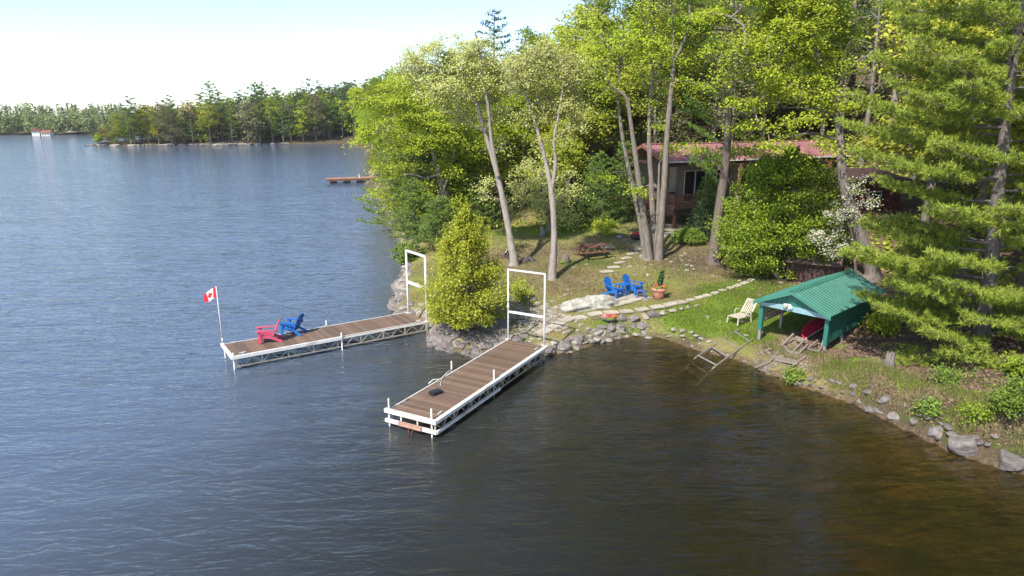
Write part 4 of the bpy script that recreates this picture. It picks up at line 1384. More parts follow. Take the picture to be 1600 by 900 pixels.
# ------------------------------------------------------------------ cottage
CO = W(1047, 253, 47.6)
uA = math.atan2(.42, .91)
ct = empty('cottage', (CO.x, CO.y, 0), 'long single-storey cottage with a faded red metal roof, brown trim and a raised deck', 'cottage', None, uA)
OFF[ct] = Vector((0, 0, 0))
CL = 17.4; CW = 5.6
ez = CO.z; rz_ = ez + 1.05
RM = M['roofred']
for s, y0, y1 in ((1, 0, CW / 2), (-1, CW, CW / 2)):
    a = Vector((-.35, y0, ez)); b = Vector((CL, y0, ez)); c = Vector((CL, y1, rz_)); d = Vector((-.35, y1, rz_))
    dn = Vector((0, 0, -.05))
    MB().add([a, b, c, d, a + dn, b + dn, c + dn, d + dn], [(0, 1, 2, 3), (7, 6, 5, 4), (0, 4, 5, 1), (1, 5, 6, 2), (2, 6, 7, 3), (3, 7, 4, 0)]).build('roof_sheet', RM, ct, True)
    rib = MB()
    rib.bar((0, y0, ez + .025), (0, y1, rz_ + .025), .05, .035)
    rme = rib.mesh('roof_rib', RM)
    for i in range(60):
        link('roof_rib', rme, ct, (-.3 + i * (CL + .2) / 59, 0, 0))
    MB().bar((-.38, y0, ez - .08), (-.38, y1, rz_ - .08), .05, .22).build('bargeboard', M['post_brown'], ct, True)
MB().bar((-.3, -.04, ez - .03), (CL, -.04, ez - .03), .07, .10).build('gutter', M['trimw'], ct, True)
MB().bar((-.3, .06, ez - .22), (CL, .06, ez - .22), .08, .26).build('eave_beam', M['cottage_brown'], ct, True)
MB().bar((-.3, CW / 2, rz_ + .04), (CL, CW / 2, rz_ + .04), .25, .05).build('ridge_cap', RM, ct, True)
fz = ez - 3.05         # floor level
# gable beam and gable infill
MB().prism([(.1, ez - .10), (CW - .1, ez - .10), (CW / 2, rz_ - .08)], (0, 1, 0), (0, 0, 1), (.06, 0, 0), (1.7, 0, 0)).build('gable_wall', M['cottage_brown'], ct, True)
MB().bar((.0, .1, ez - .18), (.0, CW - .1, ez - .18), .08, .2).build('gable_beam', M['cottage_brown'], ct, True)
def wallpanel(x0, x1, y, z0, z1, mat=M['siding'], nm='siding_board', axis='x', step=.24):
    n = max(1, int((z1 - z0) / step))
    for i in range(n):
        zc = z0 + (i + .5) * (z1 - z0) / n
        if axis == 'x': MB().box(((x0 + x1) / 2, y, zc), (x1 - x0, .03, (z1 - z0) / n - .012)).build(nm, mat, ct, True)
        else: MB().box((y, (x0 + x1) / 2, zc), (.03, x1 - x0, (z1 - z0) / n - .012)).build(nm, mat, ct, True)
wy = 1.35
MB().box((CL / 2 + .8, wy + .12, (fz + ez) / 2), (CL - 1.8, .1, 3.1)).build('front_wall', M['siding'], ct, True)
MB().box((1.74, (wy + CW) / 2, (fz + ez) / 2), (.1, CW - wy, 3.1)).build('end_wall', M['siding'], ct, True)
MB().box((CL - .1, (wy + CW) / 2, (fz + ez) / 2), (.1, CW - wy, 3.1)).build('end_wall', M['siding'], ct, True)
MB().box((CL / 2 + .8, CW - .06, (fz + ez) / 2), (CL - 1.9, .1, 3.1)).build('back_wall', M['siding'], ct, True)
wallpanel(1.7, 2.3, wy, fz, ez - .25)
wallpanel(wy, CW - .2, 1.66, fz, ez - .3, axis='y')
wallpanel(6.6, CL - .3, wy, fz, ez - .25)
# corner post, posts
for x in (-.1, 6.4, 11, 15.5):
    MB().box((x, .08, (fz + ez - .3) / 2), (.2, .18, ez - .3 - fz)).build('porch_post', M['post_brown'], ct, True)
MB().box((-.1, CW - .2, (fz + ez - .3) / 2), (.2, .18, ez - .3 - fz)).build('porch_post', M['post_brown'], ct, True)
# window on the end wall
w = MB().box((1.60, 2.6, fz + 1.75), (.05, 1.0, 1.15)).build('window', M['trimw'], ct, True)
MB().box((1.56, 2.6, fz + 1.75), (.04, .86, 1.0)).build('pane', M['glass'], w, True)
# patio doors: four tall panes in pale frames
for i in range(4):
    x0 = 2.38 + i * .98
    w = MB().box((x0 + .46, wy - .02, fz + 1.12), (.94, .07, 2.3)).build('patio_door', M['trimw'], ct, True)
    MB().box((x0 + .46, wy - .05, fz + 1.12), (.82, .04, 2.16)).build('pane', M['glass'], w, True)
for x in (8.2, 10.2, 13.4, 16):
    w = MB().box((x, wy - .04, fz + 1.6), (1.1, .06, 1.1)).build('window', M['trimw'], ct, True)
    MB().box((x, wy - .07, fz + 1.6), (.96, .04, .96)).build('pane', M['glass'], w, True)
# chimney and roof vent
# deck platform
bmz = fz
for i in range(19):
    MB().box((3.0, -1.35 + i * .145, bmz - .02), (7.0, .135, .035)).build('deck_board', M['wood_b'], ct, True)
MB().bar((-.5, -1.45, bmz - .22), (6.5, -1.45, bmz - .22), .06, .38).build('deck_skirt', M['cottage_brown'], ct, True)
MB().bar((-.5, -1.45, bmz - .22), (-.5, CW, bmz - .22), .06, .38).build('deck_skirt', M['cottage_brown'], ct, True)
for x, y in ((-.4, -1.35), (1.6, -1.35), (3.4, -1.35), (5.2, -1.35), (-.4, 1), (-.4, 3.2), (-.4, 5.2)):
    MB().box((x, y, bmz - 1.1), (.16, .16, 1.8)).build('deck_support', M['post_brown'], ct, True)
def rail_run(a, b):
    a = Vector(a); b = Vector(b)
    n = max(2, int((b - a).length / .16))
    MB().bar(a + Vector((0, 0, .92)), b + Vector((0, 0, .92)), .10, .045).build('handrail', M['post_brown'], ct, True)
    MB().bar(a + Vector((0, 0, .12)), b + Vector((0, 0, .12)), .05, .06).build('bottom_rail', M['post_brown'], ct, True)
    for i in range(n + 1):
        p = a.lerp(b, i / n)
        s = .09 if i % 9 == 0 else .035
        MB().box(p + Vector((0, 0, .5)), (s, s, .95)).build('newel_post' if i % 9 == 0 else 'baluster', M['post_brown'], ct, True)
rail_run((-.45, -1.4, bmz), (3.7, -1.4, bmz))
rail_run((-.45, -1.4, bmz), (-.45, CW - .2, bmz))
# stairs down to the path
for i in range(6):
    MB().box((4.4, -1.6 - i * .28, bmz - .12 - i * .19), (1.3, .28, .04)).build('stair_tread', M['timber'], ct, True)
for x in (3.75, 5.05):
    MB().bar((x, -1.45, bmz - .1), (x, -3.2, bmz - 1.35), .05, .24).build('stair_stringer', M['cottage_brown'], ct, True)
# porch furniture
Rz = Matrix.Rotation(uA, 4, 'Z')
def cpos(x, y, z): return Rz @ Vector((x, y, 0)) + Vector((CO.x, CO.y, z))
def resin_chair(x, y, rz, label, group):
    t = empty('porch_chair', cpos(x, y, bmz), label, 'chair', group, rz)
    OFF[t] = Vector((0, 0, 0))
    MB().box((0, 0, .42), (.46, .46, .03)).build('seat', M['cushion'], t, True)
    MB().bar((-.22, 0, .44), (-.34, 0, .90), .44, .03).build('backrest', M['cushion'], t, True)
    for a in (-.2, .2):
        for b in (-.2, .2): MB().bar((a, b, .42), (a * 1.15, b * 1.15, 0), .04, .04).build('leg', M['cushion'], t, True)
    for b in (-.25, .25): MB().bar((-.26, b, .65), (.22, b, .64), .05, .03).build('armrest', M['cushion'], t, True)
resin_chair(2.5, -.1, uA + math.pi / 2 + 2.6, 'pale resin chair on the cottage deck in front of the first glass door', 'pale resin chairs on the cottage deck')
resin_chair(3.9, -.2, uA - 1.2, 'pale resin chair on the cottage deck near the stairs', 'pale resin chairs on the cottage deck')
t = empty('porch_table', cpos(3.2, -.3, bmz), 'round pale table between the resin chairs on the cottage deck', 'table')
OFF[t] = Vector((0, 0, 0))
lathe([(0, .69), (.5, .69), (.52, .71), (.5, .73), (0, .73)]).build('tabletop', M['cushion'], t, True)
MB().tube([(0, 0, .02), (0, 0, .7)], .05, 8).build('leg', M['cushion'], t, True)
t = empty('barbecue', cpos(.9, 1.0, bmz), 'small grey barbecue on the cottage deck beside the corner post', 'barbecue', None, uA)
OFF[t] = Vector((0, 0, 0))
MB().box((0, 0, .75), (.6, .42, .2)).build('firebox', M['black'], t, True)
MB().prism([(-.21, 0), (.21, 0), (.17, .18), (0, .25), (-.17, .18)], (0, 1, 0), (0, 0, 1), (.6, 0, 0), (-.3, 0, .86)).build('lid', M['galv'], t, True)
for a in (-.26, .26):
    for b in (-.18, .18): MB().bar((a, b, .66), (a, b, 0), .03, .03).build('leg', M['black'], t, True)

# ------------------------------------------------------------------ far dock and far buildings
fd = P(510, 287, .0)
fe = P(600, 284, .0)
da = math.atan2(fe.y - fd.y, fe.x - fd.x)
t = empty('dock', fd, 'distant orange-brown dock reaching out past the left shore trees', 'dock', None, da)
OFF[t] = Vector((0, 0, 0))
LF = (fe - fd).length
for i in range(int(LF / .5)):
    MB().box((.25 + i * .5, 0, .72), (.47, 2.0, .06)).build('deck_board', M['farwood'], t, True)
for s in (-.95, .95):
    MB().bar((0, s, .55), (LF, s, .55), .08, .26).build('side_beam', M['brown'], t, True)
for i in range(5):
    MB().box((1.0 + i * 1.9, 0, .15), (.9, 1.7, .5)).build('float', M['black'], t, True)
MB().box((4.6, -.9, .9), (.14, .14, .7)).build('post', M['trimw'], t, True)

def far_house(px, py, Y, w, d, h, rzh, label, wallm, roofm, name='far_cottage', cat='cottage', z=None):
    p = W(px, py, Y)
    zz_ = tz(p.x, p.y) if z is None else z
    t = empty(name, (p.x, p.y, zz_), label, cat, None, rzh)
    OFF[t] = Vector((0, 0, 0))
    MB().box((0, 0, h / 2 - .5), (w, d, h + 1)).build('wall', M[wallm], t, True)
    for s in (-1, 1):
        a = Vector((-w / 2 - .3, s * (d / 2 + .4), h - .2)); b = Vector((w / 2 + .3, s * (d / 2 + .4), h - .2))
        c = Vector((w / 2 + .3, 0, h + d * .28)); e = Vector((-w / 2 - .3, 0, h + d * .28))
        dn = Vector((0, 0, -.12))
        MB().add([a, b, c, e, a + dn, b + dn, c + dn, e + dn], [(0, 1, 2, 3), (7, 6, 5, 4), (0, 4, 5, 1), (1, 5, 6, 2), (2, 6, 7, 3), (3, 7, 4, 0)]).build('roof', M[roofm], t, True)
    MB().prism([(-d / 2, h), (d / 2, h), (0, h + d * .27)], (0, 1, 0), (0, 0, 1), (w - .1, 0, 0), (-w / 2 + .05, 0, 0)).build('gable', M[wallm], t, True)
    for k in (-1, 0, 1):
        f_ = MB().box((k * w * .3, -d / 2 - .03, h * .55), (w * .18, .08, h * .4)).build('window', M['trimw'], t, True)
        MB().box((k * w * .3, -d / 2 - .09, h * .55), (w * .13, .06, h * .3)).build('pane', M['glass'], f_, True)
    return t
far_house(58, 207, 309, 3, 3, 2, .2, 'tiny red-roofed white boathouse on the far left shore', 'trimw', 'darkred', 'far_boathouse', 'boathouse')
far_house(74, 209, 306.5, 3.5, 3, 2, .1, 'tiny low pale cabin right of the red-roofed boathouse on the far shore', 'trimw', 'post_brown', 'far_cabin', 'cabin')
far_house(122, 206, 330, 8, 6, 3, .1, 'white far cottage in the gap behind the wooded island tip', 'trimw', 'brownroof')
far_house(566, 176, 248, 7, 5, 3.2, .2, 'pale cottage half hidden among the trees across the bay', 'trimw', 'galv')

# ------------------------------------------------------------------ trees
def frusta(A, B, ra, rb, n=5):
    """many independent tapered segments at once -> V, F"""
    A = np.asarray(A, float); B = np.asarray(B, float)
    D = B - A
    D /= np.linalg.norm(D, axis=1)[:, None] + 1e-9
    up = np.where(np.abs(D[:, 2:3]) < .9, np.array([[0, 0, 1.]]), np.array([[1., 0, 0]]))
    X = np.cross(D, up)
    X /= np.linalg.norm(X, axis=1)[:, None]
    Y = np.cross(D, X)
    V = []
    for P_, r in ((A, ra), (B, rb)):
        for k in range(n):
            a = 2 * math.pi * k / n
            V.append(P_ + (X * math.cos(a) + Y * math.sin(a)) * np.asarray(r)[:, None])
    V = np.stack(V, 1)                       # m, 2n, 3
    m = len(A)
    F = np.array([[k, (k + 1) % n, n + (k + 1) % n, n + k] for k in range(n)])
    F = (F[None] + (np.arange(m) * 2 * n)[:, None, None]).reshape(-1, 4)
    return V.reshape(-1, 3), F

def joinVF(parts):
    Vs, Fs, o = [], [], 0
    for V, F in parts:
        Vs.append(V); Fs.append(F + o); o += len(V)
    return np.concatenate(Vs), np.concatenate(Fs)

def smooth_path(pts, n=5):
    """catmull-rom through (x,y,z,r)"""
    p = [np.array(q, float) for q in pts]
    p = [2 * p[0] - p[1]] + p + [2 * p[-1] - p[-2]]
    out = []
    for i in range(1, len(p) - 2):
        for k in range(n):
            t = k / n
            out.append(.5 * (2 * p[i] + (p[i + 1] - p[i - 1]) * t + (2 * p[i - 1] - 5 * p[i] + 4 * p[i + 1] - p[i + 2]) * t * t + (3 * p[i] - p[i - 1] - 3 * p[i + 1] + p[i + 2]) * t ** 3))
    out.append(p[-2])
    return np.array(out)

def tree_data(stems, clumps, base, seed, twig=.012, sag=.1, k_up=.5):
    """stems: list of (n,4) arrays with radius; clumps (m,3). Returns wood V,F (relative to base) grown from stems to every clump."""
    rs = np.random.RandomState(seed)
    parts = []
    nodes = []
    for S in stems:
        m = MB()
        m.tube([Vector(q[:3]) for q in S], [float(max(q[3], .01)) for q in S], 9)
        # flare and bark unevenness
        V = np.array([tuple(v) for v in m.v])
        V[:, :2] += rs.randn(len(V), 2) * .012
        F4 = np.array([f for f in m.f if len(f) == 4])
        parts.append((V, F4))
        nodes.append(S[int(len(S) * .15):, :3])
    N0 = np.concatenate(nodes)
    pos = list(N0)
    par = [-1] * len(pos)
    cnt = [0] * len(pos)
    C = np.asarray(clumps)
    dmin = np.array([np.min(np.linalg.norm(N0 - c, axis=1)) for c in C])
    order = np.argsort(dmin)
    arr = np.array(pos)
    for ci in order:
        c = C[ci]
        d = arr - c
        dist = np.linalg.norm(d, axis=1) + k_up * np.maximum(d[:, 2] + .25 * np.hypot(d[:, 0], d[:, 1]), 0)
        j = int(np.argmin(dist))
        a = arr[j]
        L = np.linalg.norm(c - a)
        n = max(1, int(L / .55))
        new = []
        prev = j
        for i in range(1, n + 1):
            t = i / n
            q = a * (1 - t) + c * t
            q = q + np.array([0, 0, sag * L * math.sin(math.pi * t)]) + (rs.randn(3) * .05 * L * (t < 1)) * math.sin(math.pi * t)
            pos.append(q); par.append(prev); cnt.append(0)
            prev = len(pos) - 1
            new.append(q)
        arr = np.concatenate([arr, np.array(new)])
        k = prev
        while k >= 0:
            cnt[k] += 1
            k = par[k]
    idx = [i for i in range(len(pos)) if par[i] >= 0]
    A = np.array([pos[par[i]] for i in idx]); B = np.array([pos[i] for i in idx])
    cb = np.array([cnt[i] for i in idx], float)
    ca = np.array([cnt[par[i]] if par[par[i]] >= 0 or True else 0 for i in idx], float)
    rb = twig * cb ** .52
    ra = twig * np.minimum(ca, cb * 2.0 + 1) ** .52
    parts.append(frusta(A, B, ra, rb, 5))
    V, F = joinVF(parts)
    return V - np.array(base), F, arr

def clumps_in(lobes, dens, rs, flat=.55, minn=3):
    out = []
    for (c, rx, ry, rz) in lobes:
        n = max(minn, int(dens * rx * ry * rz * 4.2))
        u = rs.randn(n, 3)
        u /= np.linalg.norm(u, axis=1)[:, None]
        r = rs.rand(n) ** .42
        out.append(np.array(c) + u * r[:, None] * np.array([rx, ry, rz]))
    return np.concatenate(out)

def leaves_at(C, per, r, rz, size, seed, up=.5):
    rs = np.random.RandomState(seed)
    m = len(C)
    k = np.maximum(2, (per * (.5 + rs.rand(m))).astype(int))
    I = np.repeat(np.arange(m), k)
    n = len(I)
    cr = r * (.6 + .8 * rs.rand(m))[I]
    off = rs.randn(n, 3) * .55
    off[:, 0] *= cr; off[:, 1] *= cr; off[:, 2] *= rz * cr / r
    # thin trailing sprays: a few leaves further out
    P_ = C[I] + off
    P_[:, 2] -= .25 * (off[:, 0] ** 2 + off[:, 1] ** 2)
    return leaf_mesh_data(P_, size, seed + 1, up)

def make_tree(name, label, base, stems, lobes, leafm, barkm, seed, dens=1.0, per=60, r=.55, rz=.28, size=.15, twig=.012, cat='tree', group=None, up=1.1, sag=.1, extra=None):
    rs = np.random.RandomState(seed)
    base = Vector(base)
    C = clumps_in(lobes, dens, rs)
    t = empty(name, base, label, cat, group)
    S = [smooth_path(s) for s in stems]
    V, F, arr = tree_data(S, C, base, seed, twig, sag)
    link('trunk', npmesh('trunk', V, F, M[barkm], True), t)
    V, F = leaves_at(C, per, r, rz, size, seed + 5, up)
    link('crown', npmesh('crown', V - np.array(base), F, M[leafm]), t)
    if extra:
        V, F = leaves_at(C[::2], extra[1], r, rz, extra[2], seed + 9, up)
        link(extra[3], npmesh(extra[3], V - np.array(base), F, M[extra[0]]), t)
    return t

def stem(pts, Y, r0, r1, Yend=None, basez=None):
    """trunk path from picture points at depth Y"""
    n = len(pts)
    out = []
    for i, (px, py) in enumerate(pts):
        y = Y + ((Yend - Y) * i / (n - 1) if Yend is not None else 0)
        p = W(px, py, y)
        f = i / (n - 1)
        r = r0 + (r1 - r0) * f ** .8
        out.append((p.x, p.y, p.z, r))
    if basez is not None:
        x, y, z, r = out[0]
        out[0] = (x, y, basez - .15, r * 1.55)
        k = W(*pts[0], Y)
        out.insert(1, (x, y, basez + .35, r * 1.08))
    return out

def lobe(px, py, Y, rpx, rpy, ry=None):
    s = Y / FPX
    return (tuple(W(px, py, Y)), rpx * s, (ry if ry is not None else (rpx * s)), rpy * s)

# --- two pale-trunked oaks on the slope
b = G(803, 415)
make_tree('oak_tree', 'leaning pale-barked oak with cream-green leaves, nearest the young cedar', b,
          [stem([(803, 415), (797, 372), (786, 312), (774, 262), (757, 205), (742, 155), (722, 115), (690, 105)], b.y, .24, .05, b.y + .5, b.z),
           stem([(778, 275), (768, 220), (763, 170), (754, 115), (748, 70), (742, 50)], b.y, .13, .03, b.y - 1),
           stem([(757, 205), (735, 195), (715, 185)], b.y + .2, .06, .02),
           stem([(742, 155), (700, 140), (668, 145)], b.y + .3, .06, .02)],
          [lobe(665, 105, 39.6, 40, 36, 1.7), lobe(700, 80, 40, 44, 24, 1.6), lobe(745, 100, 39, 44, 42, 1.8), lobe(645, 95, 40.5, 22, 26, 1.0), lobe(700, 140, 39, 50, 26, 1.6),
           lobe(765, 165, 40, 36, 30, 1.4), lobe(720, 180, 39.5, 30, 18, 1.2), lobe(758, 62, 39.5, 16, 12, .6), lobe(800, 110, 40, 30, 30, 1.2), lobe(772, 230, 40.4, 22, 16, .8), lobe(760, 300, 40, 14, 22, .6)],
          'oak', 'bark_pale', 101, dens=3.8, per=84, r=.48, rz=.32, size=.115, twig=.010)
b = G(863, 436)
make_tree('oak_tree', 'upright pale-barked oak with cream-green leaves, standing alone in the dry grass', b,
          [stem([(863, 436), (866, 365), (862, 305), (853, 255), (840, 205), (828, 165), (812, 125)], b.y, .21, .04, b.y + .5, b.z),
           stem([(862, 300), (868, 255), (866, 215), (874, 175), (880, 130), (878, 95)], b.y + .2, .11, .03, b.y - .6),
           stem([(874, 175), (890, 150), (905, 120)], b.y, .05, .02)],
          [lobe(812, 115, 36.5, 34, 34, 1.3), lobe(850, 100, 36.3, 42, 30, 1.5), lobe(892, 115, 36, 34, 32, 1.3), lobe(868, 160, 37, 46, 30, 1.5), lobe(895, 180, 35.6, 28, 26, 1.0),
           lobe(822, 180, 36.8, 24, 18, .9), lobe(842, 68, 36.6, 20, 10, .7), lobe(880, 215, 36.6, 24, 16, .8), lobe(838, 225, 37, 18, 14, .6)],
          'oak', 'bark_pale', 102, dens=4.0, per=84, r=.48, rz=.32, size=.115, twig=.009)
b = G(858, 360)
make_tree('oak_tree', 'low rounded cream-green oak bushing out behind the upright pale trunk', b,
          [stem([(858, 360), (856, 330), (850, 300), (846, 260)], b.y, .20, .05, None, b.z), stem([(857, 335), (880, 310), (890, 280)], b.y, .12, .03)],
          [lobe(850, 300, b.y, 48, 34), lobe(880, 330, b.y, 34, 24), lobe(820, 320, b.y, 34, 26), lobe(840, 265, b.y, 34, 24), lobe(885, 290, b.y + .5, 28, 26), lobe(815, 285, b.y - .5, 24, 24), lobe(865, 345, b.y - 1, 34, 14)],
          'oak', 'bark_grey', 103, dens=1.3, per=52, r=.6, rz=.4, size=.16)
# --- broad maple over the water
b = G(700, 362)
YM = b.y
make_tree('maple_tree', 'broad bright yellow-green maple leaning out over the lake at the left shore', b,
          [stem([(700, 362), (697, 325), (690, 285), (682, 255), (672, 215), (660, 170), (650, 140)], YM, .34, .07, YM + .6, b.z),
           stem([(686, 272), (664, 278), (640, 272), (612, 282)], YM - .1, .11, .03, YM - 1.5),
           stem([(692, 300), (705, 262), (712, 220), (716, 180)], YM, .13, .03, YM + 1),
           stem([(674, 222), (640, 210), (600, 208), (565, 214)], YM, .10, .02, YM - 1.5),
           stem([(668, 195), (640, 180), (606, 160)], YM, .09, .02, YM + 1)],
          [lobe(600, 150, YM, 46, 18, 1.6), lobe(588, 196, YM - 1.5, 44, 14, 1.3), lobe(560, 218, YM - 1.6, 18, 8, .7), lobe(645, 165, YM, 46, 30, 2.2), lobe(690, 200, YM, 40, 36, 2.2), lobe(640, 225, YM - 1, 50, 18, 1.8),
           lobe(625, 262, YM - 1.2, 44, 14, 1.6), lobe(610, 295, YM - 1, 32, 10, 1.3), lobe(655, 300, YM - .6, 44, 16, 1.8), lobe(620, 322, YM - .4, 34, 12, 1.4), lobe(668, 335, YM - 1.4, 36, 14, 1.5),
           lobe(710, 265, YM + 1, 34, 30, 1.8), lobe(720, 320, YM + .5, 30, 24, 1.6), lobe(630, 130, YM + 1, 34, 14, 1.5), lobe(580, 165, YM + 1, 22, 10, 1), lobe(735, 215, YM + 1.5, 30, 36, 1.8), lobe(740, 345, YM + .5, 26, 20, 1.2)],
          'maple', 'bark_grey', 104, dens=1.5, per=120, r=.75, rz=.26, size=.155, twig=.015)
# --- many-stemmed maple in the centre
b = G(1020, 404)
Y7 = b.y
make_tree('maple_tree', 'tall maple of five grey stems rising from one base above the lawn', b,
          [stem([(1008, 402), (1000, 345), (985, 275), (972, 210), (966, 150), (968, 95), (960, 55)], Y7, .19, .04, Y7 + .8, b.z),
           stem([(1013, 403), (1004, 325), (994, 252), (986, 195), (978, 152), (955, 135), (944, 108)], Y7 - .2, .22, .04, Y7 - .8, b.z),
           stem([(1022, 402), (1018, 300), (1014, 200), (1020, 110), (1022, 40), (1020, -30)], Y7 + .5, .20, .04, Y7 + 1.2, b.z),
           stem([(1029, 404), (1036, 310), (1043, 205), (1049, 140), (1055, 95), (1074, 50), (1080, -10)], Y7 - .2, .23, .05, Y7 - .6, b.z),
           stem([(1024, 400), (1028, 330), (1030, 255)], Y7 + .2, .15, .06, Y7 + .6, b.z),
           stem([(1049, 140), (1052, 60), (1050, 0)], Y7 - .4, .10, .02), stem([(968, 95), (985, 75), (1002, 45)], Y7 + .7, .06, .02),
           stem([(985, 275), (965, 268), (935, 282)], Y7, .04, .015, Y7 - 1.5)],
          [lobe(950, 55, Y7 + .8, 48, 28, 2.0), lobe(915, 95, Y7 + .5, 40, 24, 1.8), lobe(935, 135, Y7, 36, 20, 1.5), lobe(1000, 75, Y7, 44, 34, 2.0), lobe(1045, 40, Y7, 44, 30, 2.0),
           lobe(1085, 85, Y7 - .4, 40, 24, 1.6), lobe(1025, 125, Y7 + 1, 44, 20, 1.6), lobe(1080, 130, Y7 - .4, 30, 16, 1.3), lobe(985, 10, Y7 + .6, 50, 28, 2), lobe(1050, -40, Y7, 60, 36, 2.4),
           lobe(960, -40, Y7 + 1, 50, 34, 2.2), lobe(1000, 165, Y7 + 1.4, 36, 14, 1.2), lobe(945, 178, Y7 + .8, 34, 14, 1.2), lobe(1105, 35, Y7, 34, 24, 1.5), lobe(1010, -100, Y7, 60, 26, 2.4),
           lobe(950, 278, Y7 - 1.5, 30, 6, .7), lobe(990, 295, Y7 - 1.0, 20, 5, .5), lobe(1070, 228, Y7 + .5, 34, 8, 1.0), lobe(1040, 190, Y7 + .8, 30, 12, 1), lobe(880, 60, Y7 + 1, 30, 18, 1.2)],
          'maple', 'bark_grey', 105, dens=1.6, per=85, r=.65, rz=.26, size=.13, twig=.013)
# --- big bright maple right of centre
Y10 = 38.0
b = G(1362, 434); Y10 = b.y
make_tree('maple_tree', 'large bright yellow-green maple with rough dark trunk right of the red roof', b,
          [stem([(1362, 432), (1350, 385), (1334, 335), (1318, 285), (1314, 235), (1310, 190), (1306, 145), (1284, 105), (1270, 50), (1262, -20)], Y10, .36, .06, Y10, b.z),
           stem([(1308, 150), (1312, 95), (1330, 50), (1352, 8)], Y10, .13, .03, Y10 + 1), stem([(1308, 160), (1250, 135), (1200, 112), (1150, 96)], Y10, .11, .02, Y10 - 1),
           stem([(1316, 222), (1270, 208), (1225, 215), (1200, 206)], Y10, .08, .02, Y10 - 1.2), stem([(1308, 140), (1340, 95), (1362, 88), (1385, 92)], Y10, .06, .02, Y10 - .6),
           stem([(1314, 185), (1270, 170), (1215, 168)], Y10, .07, .02, Y10 - .5)],
          [lobe(1220, 50, Y10, 60, 44, 2.4), lobe(1160, 70, Y10 - .6, 44, 28, 1.8), lobe(1260, 20, Y10 + .5, 60, 34, 2.4), lobe(1290, 90, Y10 + .5, 40, 28, 1.8), lobe(1190, 120, Y10 - 1, 54, 20, 1.8),
           lobe(1250, 140, Y10 - 1, 54, 20, 1.8), lobe(1175, 165, Y10 - .6, 44, 12, 1.5), lobe(1230, 190, Y10 - 1.4, 50, 12, 1.5), lobe(1140, 15, Y10, 40, 28, 1.6), lobe(1330, 45, Y10 + .5, 34, 26, 1.6),
           lobe(1280, -50, Y10, 80, 40, 3), lobe(1180, -40, Y10, 60, 34, 2.4), lobe(1300, 155, Y10 - .4, 32, 16, 1.2), lobe(1345, 165, Y10 - .4, 26, 14, 1.2), lobe(1160, 200, Y10 + .5, 34, 10, 1.2), lobe(1290, 235, Y10 - 1.8, 36, 12, 1.2),
           lobe(1210, 225, Y10 - 1.4, 24, 8, .8), lobe(1140, 120, Y10, 30, 14, 1.0)],
          'maple', 'bark_grey', 106, dens=1.9, per=105, r=.66, rz=.26, size=.135, twig=.014)
# low maple boughs in front of the cottage roof
b = G(1165, 400)
make_tree('young_maple', 'slim young maple spreading bright flat boughs over the cottage roof', b,
          [stem([(1165, 400), (1160, 330), (1130, 270), (1085, 235), (1050, 232)], b.y, .09, .02, b.y + 1.5, b.z)],
          [lobe(1080, 230, b.y + 1.5, 44, 8, 1.2), lobe(1130, 248, b.y + 1, 24, 12, 1.0), lobe(1045, 236, b.y + 1.6, 18, 5, .6), lobe(1160, 232, b.y + 1, 34, 14, 1.2), lobe(1200, 262, b.y - .5, 30, 12, 1.0), lobe(1110, 252, b.y + 1.2, 18, 6, .6)],
          'maple', 'bark_grey', 107, dens=3.4, per=60, r=.5, rz=.2, size=.15, twig=.01)

b = G(1240, 395)
make_tree('young_maple', 'slim young maple with bright flat boughs over the right half of the cottage roof', b,
          [stem([(1240, 395), (1236, 300), (1225, 250), (1190, 225)], b.y + 4, .09, .02, b.y + 4, tz(W(1240, 395, b.y + 4).x, b.y + 4))],
          [lobe(1200, 238, b.y + 4, 40, 10, 1.2), lobe(1270, 262, b.y + 3.5, 30, 12, 1.2), lobe(1170, 215, b.y + 4, 24, 6, 1.0), lobe(1240, 215, b.y + 4, 18, 5, .8), lobe(1300, 220, b.y + 3, 26, 16, 1.0), lobe(1135, 240, b.y + 3, 18, 12, .8)],
          'maple', 'bark_grey', 109, dens=3.4, per=60, r=.5, rz=.2, size=.15, twig=.01)

